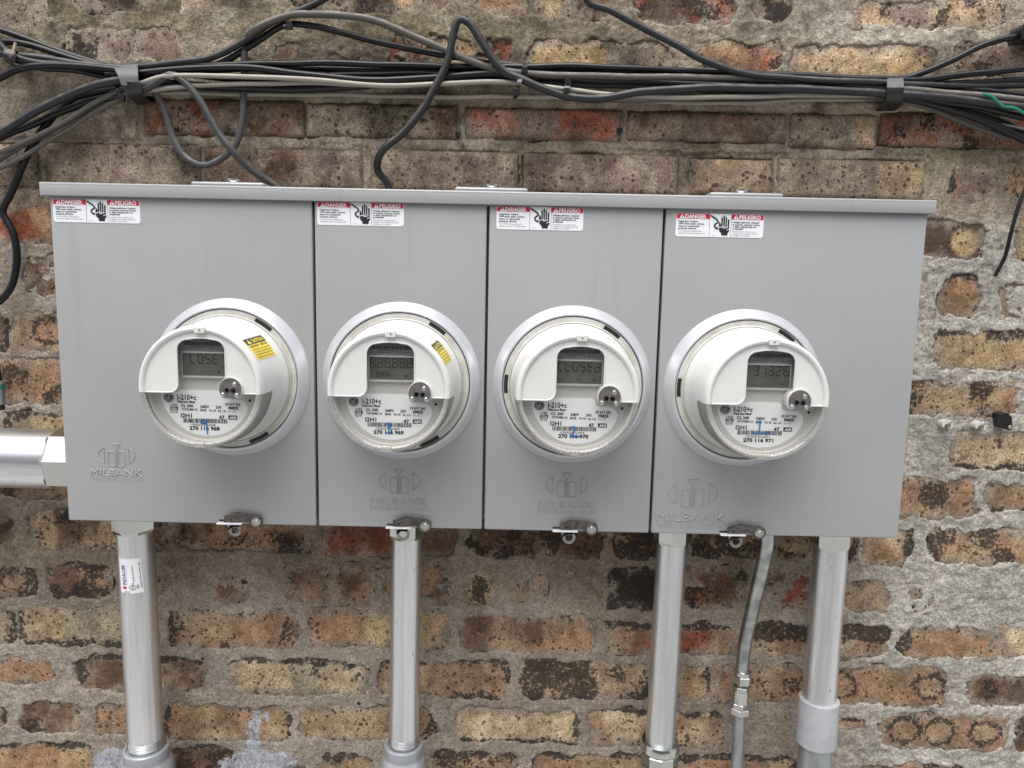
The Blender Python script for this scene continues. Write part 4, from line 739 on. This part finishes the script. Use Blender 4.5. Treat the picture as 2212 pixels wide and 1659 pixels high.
# ---------------------------------------------------------------- cables
def cable(P, Y, r_, m, label, step=.006, endY=None):
    pts = []
    for k, q in enumerate(P): yy = q[2] if len(q) > 2 else Y; pts.append(unp(q[0], q[1], yy))
    c_ = catmull(pts, step); ph = rnd.uniform(0, 6); c_ = [p+np.array([0, .0006*math.sin(i*.21+ph), .0006*math.sin(i*.13+ph)+.0004*math.sin(i*.37+2*ph)]) for i, p in enumerate(c_)]; o = MB().add(*tube(c_, r_, 12, jit=.02)).build('cable', M[m], None, True, 80, loc=tuple(c_[0])); tag(o, label, 'cable', 'cables strung along the wall'); return o
K_ = [
 ([(-60, 40), (0, 64), (80, 93), (160, 122), (220, 141), (275, 156), (420, 152), (600, 148), (749, 150), (1000, 151), (1250, 152), (1480, 160), (1700, 170), (1915, 178), (2010, 190), (2110, 188), (2230, 176), (2290, 168)], .111, .0040, 'c_black', 'straight black cable coming from the top left corner down into the left tape wrap'),
 ([(-60, 96), (12, 91), (60, 97), (130, 117), (200, 137), (262, 150), (330, 158), (430, 165), (520, 170), (700, 163), (900, 160), (1100, 168), (1300, 178), (1500, 182), (1750, 184), (1915, 186), (2100, 178), (2290, 170)], .106, .0040, 'c_black', 'black cable passing just above the yellowish tie end at the left edge'),
 ([(-40, 112), (18, 118), (100, 127), (180, 138), (250, 146), (300, 144), (370, 137), (453, 127), (528, 88), (580, 52), (620, 34), (694, 0), (790, -60)], .098, .0042, 'c_dusty', 'dusty black cable rising from the left tape wrap and leaving through the top edge'),
 ([(300, 163), (400, 150), (474, 136), (542, 98), (609, 56), (660, 55), (749, 74), (860, 100), (966, 119), (1070, 136), (1180, 146), (1400, 150, .114), (1700, 166, .116), (1925, 180, .116)], .104, .0040, 'c_black', 'black cable held by the small clip above the left side and sloping down right'),
 ([(530, 140, .119), (529, 104, .116), (545, 66), (620, 35), (680, 31), (749, 36), (825, 50), (931, 94), (1036, 138), (1107, 157), (1250, 165), (1500, 167), (1640, 171), (1770, 177), (1915, 190), (2000, 197), (2212, 217), (2290, 226)], .092, .0044, 'c_taupe', 'thick grey-brown cable arching over the top and running along the bundle'),
 ([(540, 84, .108), (528, 104, .104), (527, 150, .106), (526, 205), (523, 262), (505, 318), (450, 355), (405, 343), (375, 300), (358, 245), (342, 212), (325, 190)], .110, .0041, 'c_pale', 'hanging U-shaped loop of whitened black cable above the left meter'),
 ([(262, 192), (282, 190), (311, 193), (338, 179), (369, 163), (399, 177), (433, 217), (467, 278), (501, 325), (542, 366, .104), (592, 399, .114), (640, 440, .114)], .090, .0046, 'c_mid', 'grey cable humping over the bundle and diving behind the enclosure at the left'),
 ([(842, 440, .114), (838, 400, .113), (815, 366, .106), (825, 327), (871, 288), (910, 239), (938, 190), (966, 134), (980, 70), (991, 42), (1012, 48), (1036, 84), (1065, 130), (1093, 158), (1121, 169), (1177, 193), (1230, 209), (1300, 211), (1388, 198), (1498, 191), (1640, 191), (1800, 194), (1915, 203), (2000, 208), (2212, 232), (2290, 243)], .084, .0048, 'c_dusty', 'thick dark cable forming a tall pointed loop above the second meter'),
 ([(262, 142), (330, 144), (470, 139), (600, 137), (749, 138), (1070, 144), (1250, 144), (1498, 152), (1565, 155), (1700, 163), (1913, 171), (1990, 171), (2100, 160), (2212, 149), (2290, 142)], .100, .0040, 'c_black', 'topmost straight black cable of the horizontal bundle'),
 ([(230, 160), (298, 157), (440, 147), (542, 148), (643, 158), (749, 169), (860, 173), (1001, 163), (1100, 160), (1300, 172), (1500, 182), (1800, 189), (1930, 200), (2050, 222), (2124, 231), (2212, 253), (2290, 270)], .094, .0042, 'c_black', 'black cable sagging through the middle of the bundle under the tall loop'),
 ([(470, 142), (720, 146), (1070, 152), (1280, 152), (1500, 160), (1800, 175), (1915, 183), (2110, 196, .105), (2290, 215, .1)], .113, .0042, 'c_black', 'black cable hidden second from the top in the straight bundle'),
 ([(1250, -60), (1270, 2), (1318, 21), (1388, 60), (1463, 98), (1514, 129), (1598, 157), (1700, 168), (1913, 180), (2000, 185, .100), (2110, 186, .106), (2300, 180, .108)], .088, .0042, 'c_dusty', 'black cable slanting down from the top edge to join the bundle at the right'),
 ([(2290, 70), (2194, 80), (2123, 98), (2055, 132), (1988, 159), (1930, 170), (1800, 168)], .106, .0040, 'c_black', 'black cable climbing right from the right tape wrap to the corner clip'),
 ([(1700, 192), (1900, 203), (1945, 209), (2010, 222), (2085, 245), (2143, 268), (2212, 303), (2280, 335)], .098, .0050, 'c_black', 'thickest black cable falling away to the lower right from the right tape wrap'),
 ([(1900, 205), (1990, 213), (2070, 232), (2150, 258), (2230, 296), (2290, 320)], .108, .0046, 'c_black', 'black cable tucked behind the thickest one at the right edge'),
 ([(1300, 216), (1463, 213), (1600, 208), (1750, 206), (1880, 210), (1952, 218), (2026, 241), (2104, 274), (2180, 300)], .108, .0034, 'c_grey', 'flat grey cable along the underside of the bundle at the right'),
 ([(266, 186), (305, 180), (355, 166), (440, 162), (542, 166), (626, 169), (745, 180), (860, 185), (966, 179), (1054, 177), (1124, 180), (1212, 193), (1318, 204), (1463, 209), (1600, 210), (1750, 206, .092), (1920, 205, .098)], .088, .0030, 'c_white', 'upper off-white cable in the bundle'),
 ([(268, 203), (305, 198), (406, 187), (508, 183), (643, 178), (749, 181), (860, 188)], .094, .0029, 'c_white', 'middle off-white cable at the left of the bundle, just below the upper one'),
 ([(274, 208), (315, 204), (406, 201), (542, 203), (749, 206), (931, 209), (1107, 209), (1250, 213), (1463, 220), (1598, 223), (1700, 218), (1850, 214), (1925, 214)], .113, .0027, 'c_white', 'lowest thin off-white cable lying on the mortar ledge'),
 ([(300, 172), (365, 181), (508, 190), (640, 191), (749, 186), (860, 178), (1000, 172), (1200, 178), (1500, 188), (1700, 189)], .104, .0050, 'c_black', 'thick black cable in the shadow beneath the off-white ones'),
 ([(-60, 322), (0, 287), (68, 246), (135, 212), (203, 187), (261, 174), (292, 171)], .086, .0050, 'c_dusty', 'thick dusty black cable sweeping from the left tape wrap to the left edge'),
 ([(290, 190), (237, 193), (169, 207), (140, 226), (102, 266), (61, 332), (27, 412), (5, 453), (14, 476), (28, 505), (36, 552), (29, 606), (8, 642), (-25, 668)], .108, .0046, 'c_black', 'black cable dropping down the left edge beside the enclosure'),
 ([(-60, 335), (0, 298), (73, 268), (119, 248), (174, 228), (201, 217), (247, 206), (300, 190)], .099, .0044, 'c_black', 'black cable sloping down to the left just beneath the thick dusty one'),
 ([(-60, 358), (0, 331), (91, 287), (146, 259), (200, 224), (255, 196), (290, 186)], .095, .0030, 'c_grey', 'upper grey cable of the three fanning down to the left edge'),
 ([(-60, 376), (0, 346), (55, 312), (110, 282), (160, 254), (215, 228), (262, 204)], .103, .0029, 'c_grey', 'middle grey cable of the three fanning down to the left edge'),
 ([(-60, 392), (36, 346), (91, 311), (146, 280), (200, 244), (252, 219), (300, 206)], .101, .0029, 'c_grey', 'lowest grey cable of the three fanning down to the left edge'),
 ([(-60, 195), (0, 167), (36, 150), (91, 142), (164, 143), (246, 152), (290, 156)], .092, .0044, 'c_black', 'black cable bowing down to the left edge beneath the corner tape'),
 ([(20, 122), (50, 132), (91, 146), (164, 152), (215, 163), (262, 170), (290, 170)], .103, .0042, 'c_black', 'black cable curving between the corner tape and the left tape wrap'),
 ([(-40, 48), (-6, 80), (3, 98), (14, 110), (40, 124), (90, 136), (150, 141), (262, 158)], .094, .0040, 'c_dusty', 'grey-black cable entering the corner tape from the upper left'),
]
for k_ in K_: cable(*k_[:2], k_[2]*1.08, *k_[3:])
o = MB().add(*tube(catmull([unp(u, v, .080) for u, v in ((2124, 203), (2140, 207), (2153, 219), (2167, 230), (2190, 233), (2215, 246), (2260, 262))], .003), .0021, 10)).build('wire', M['c_green'], None, True, 80, loc=tuple(unp(2124, 203, .08))); tag(o, 'short green wire with a bare cut end lying over the cables at the right edge', 'wire')
o = MB().add(*tube(catmull([unp(u, v, Y) for u, v, Y in ((2262, 300, .1), (2232, 375, .1), (2208, 425, .1), (2190, 480, .1), (2174, 545, .102), (2167, 563, .104), (2149, 597, .106))], .004), .0026, 10)).build('cable', M['c_black'], None, True, 80, loc=tuple(unp(2149, 597, .106))); tag(o, 'loose cut end of black cable hanging at the right edge above the wall clips', 'cable')
o = MB().add(*tube(catmull([unp(u, v, .1) for u, v in ((2140, 268), (2182, 272), (2215, 280), (2260, 296))], .004), .002, 8)).build('wire', M['c_white'], None, True, 80, loc=tuple(unp(2182, 272, .1))); tag(o, 'short thin white wire beneath the black cables at the right edge', 'wire')
# tape wraps
def band(name, rows, m, label, cat, ydepth=.026, thick=.0007, mats=None):
    """rows: list of (left uv, right uv, Y) from top to bottom on the front; closes round the back"""
    rows = [(l, r_, y) for l, r_, y in rows]; F_ = [(unp(*l, y), unp(*r_, y)) for l, r_, y in rows]; t = thing(name, tuple(F_[0][0]), label, cat)
    B_ = [(np.array([l[0], YW-.004, l[2]]), np.array([r_[0], YW-.004, r_[2]])) for l, r_ in (F_[-1], F_[0])]
    loop = F_+B_; n = 10; dl = catmull([l for l, _ in loop+[loop[0]]], .004); dr = catmull([r_ for _, r_ in loop+[loop[0]]], .004); L = min(len(dl), len(dr))
    dl = [dl[int(i*(len(dl)-1)/(L-1))] for i in range(L)]; dr = [dr[int(i*(len(dr)-1)/(L-1))] for i in range(L)]; cN = sum(dl)/L
    vs = []; rj = random.Random(3)
    for a, b_ in zip(dl, dr):
        for s in np.linspace(0, 1, 7): p = a+(b_-a)*s+np.array([0, rj.uniform(-.0004, .0004), 0]); vs.append(p)
    fs = [(i*7+j, i*7+j+1, (i+1)*7+j+1, (i+1)*7+j) for i in range(L-1) for j in range(6)]
    h = mats[1] if mats else None
    if h is None: MB().add(vs, fs).build('wrap', m, t, True, 60)
    else:
        fa = [f for f in fs if vs[f[0]][2] > h]; fb = [f for f in fs if vs[f[0]][2] <= h]; MB().add(vs, fb).build('wrap', m, t, True, 60); MB().add(vs, fa).build('faded_sheen_layer', mats[0], t, True, 60)  # faces above the split height get the grey that paints in the sheen
    return t
band('tape_wrap', [((246, 141), (297, 139), .094), ((249, 152), (298, 150), .082), ((256, 166), (298, 163), .076), ((262, 184), (301, 178), .076), ((270, 200), (306, 193), .080), ((277, 212), (310, 206), .088)], M['tape'], 'wide black tape round the bundle at the left, its upper half faded with a painted-on silvery sheen', 'tape', mats=(M['tape_grey'], unp(275, 176, .076)[2]))
band('tape_wrap', [((1917, 169), (1951, 169), .090), ((1916, 180), (1952, 180), .079), ((1916, 198), (1952, 198), .076), ((1915, 214), (1950, 214), .080), ((1914, 227), (1948, 227), .092)], M['tape'], 'neat black tape band round the bundle at the right', 'tape', mats=(M['tape_grey'], unp(1935, 187, .076)[2]))
band('tape_wrap', [((10, 104), (32, 108), .088), ((6, 114), (34, 118), .083), ((8, 126), (34, 130), .083), ((12, 134), (30, 138), .094)], M['tape'], 'small black tape wrap at the far left edge', 'tape')
# zip ties
def tie(us, Y, label, head=None, wdt=.0028):
    P = [unp(u, v, y) for u, v, y in us]; t = thing('cable_tie', tuple(P[0]), label, 'cable tie', 'black ties on the cable bundle'); c_ = catmull(P, .003); mb = MB(); vs = []
    for p in c_: vs += [p+np.array([-wdt, 0, 0]), p+np.array([wdt, 0, 0]), p+np.array([wdt, .0012, 0]), p+np.array([-wdt, .0012, 0])]
    n = len(c_); fs = [(i*4+j, i*4+(j+1) % 4, (i+1)*4+(j+1) % 4, (i+1)*4+j) for i in range(n-1) for j in range(4)]+[(3, 2, 1, 0), tuple((n-1)*4+j for j in range(4))]
    mb.add(vs, fs).build('strap', M['plastic'], t)
    if head: p = unp(*head); MB().add(*box(p[0]-.0042, p[0]+.0042, p[1]-.003, p[1]+.004, p[2]-.0045, p[2]+.0045, .001, 1)).build('head', M['plastic'], t)
    return t
tie([(1134, 138, .096), (1134, 146, .090), (1133, 156, .088)], .1, 'short black cable tie on the top cable right of the tall loop', (1133, 152, .088), .0032)
tie([(1125, 163, .088), (1123, 172, .078), (1119, 190, .077), (1114, 209, .092), (1110, 213, .1)], .1, 'slanting black cable tie where the tall loop meets the bundle', (1115, 198, .077), .0030)
tie([(1227, 172, .092), (1226, 185, .078), (1222, 200, .078), (1218, 214, .092)], .1, 'upright black cable tie right of the slanting one', (1227, 177, .080), .0036)
tie([(252, 184, .09), (254, 194, .083), (258, 206, .084), (262, 212, .086)], .1, 'black cable tie dangling below the left tape wrap', (262, 211, .084), .0022)
tie([(620, 46, .096), (622, 56, .090), (624, 64, .094)], .1, 'black tie round two cables at the crest of the top left arch', (625, 53, .092), .006)
o = MB().add(*tube(catmull([unp(u, v, .080) for u, v in ((28, 116), (30, 106), (32, 98), (34, 92))], .002), .0018, 8)).build('tie_end', simple('yellowed_tip', (.42, .36, .24), .6), None, True, loc=tuple(unp(30, 105, .08))); tag(o, 'yellowish stub sticking up from the corner tape at the left edge', 'tie end')
# wall clips at the right
def clip(u, v, label, m, black=False):
    p = unp(u, v, YW-.004); t = thing('cable_clip', tuple(p), label, 'cable clip', None if black else 'clear cable clips'); s = 1/1500
    if black:
        mb = MB().add(*prism([(p[0]-13*s, p[2]+17*s), (p[0]+2*s, p[2]+21*s), (p[0]+12*s, p[2]+12*s), (p[0]+16*s, p[2]-12*s), (p[0]+11*s, p[2]-16*s), (p[0]-6*s, p[2]-13*s)], p[1]-.016, p[1]+.004)); mb.build('clip_body', m, t)
        q = (p[0]+10*s, p[1]-.0162, p[2]-9*s)
    else:
        ar = [(p[0]+12*s*math.cos(R(a)), p[2]+11*s*math.sin(R(a))) for a in range(200, -41, -16)]+[(p[0]+7*s*math.cos(R(a)), p[2]-2*s+6*s*math.sin(R(a))) for a in range(-40, 201, 20)]
        MB().add(*prism(ar, p[1]-.010, p[1]+.004)).build('clip_body', m, t, False); q = (p[0]+5*s, p[1]-.0102, p[2]+6*s)
    MB().add(*lathe_axis(q, (0, -1, 0), [(.0026, -.002), (.0026, .0004), (.0018, .001), (.0004, .0011)], 16)).build('nail', M['steel_light'], t, True)
gl = simple('clear_plastic', (.80, .80, .76), .2); gl.node_tree.nodes['Principled BSDF'].inputs['Transmission Weight'].default_value = .35
clip(2039, 916, 'clear plastic clip nailed to the mortar, nearest the enclosure', gl); clip(2110, 919, 'clear plastic clip nailed to the mortar, beside the black one', gl)
clip(2157, 909, 'black plastic clip nailed to the mortar right of the clear ones', M['plastic'], True)
p = unp(2206, 76, .108); o = thing('cable_clip', tuple(p), 'black clip holding the cable at the upper right corner', 'cable clip')
MB().add(*prism([(p[0]-.009, p[2]+.004), (p[0]-.004, p[2]+.011), (p[0]+.02, p[2]+.013), (p[0]+.02, p[2]-.007), (p[0]-.006, p[2]-.009)], p[1]-.012, YW+.002)).build('clip_body', M['plastic'], o)
# marker pen tip at the left edge
a = unp(-2, 822, .09); o = thing('cable_end', tuple(a), 'green and silver cable end hanging at the left edge', 'cable end')
MB().add(*lathe_axis(a, (0, 0, -1), [(.0058, 0), (.0060, .001), (.0060, .005)], 24)).build('silver_cap', M['galv'], o, True); MB().add(*lathe_axis(a, (0, 0, -1), [(.0061, .0051), (.0061, .0125)], 24)).build('green_band', M['c_green'], o, True)
MB().add(*lathe_axis(a, (0, 0, -1), [(.0060, .0126), (.0058, .034)], 24)).build('silver_sleeve', M['galv'], o, True); MB().add(*lathe_axis(a, (0, 0, -1), [(.0052, .0341), (.0046, .042)], 24)).build('black_tip', M['plastic'], o, True)
MB().add(*tube(catmull([a, a+np.array([-.001, 0, .02]), a+np.array([-.006, .003, .06]), a+np.array([-.02, .008, .12])], .005), .0035, 10)).build('lead', M['c_black'], o, True)
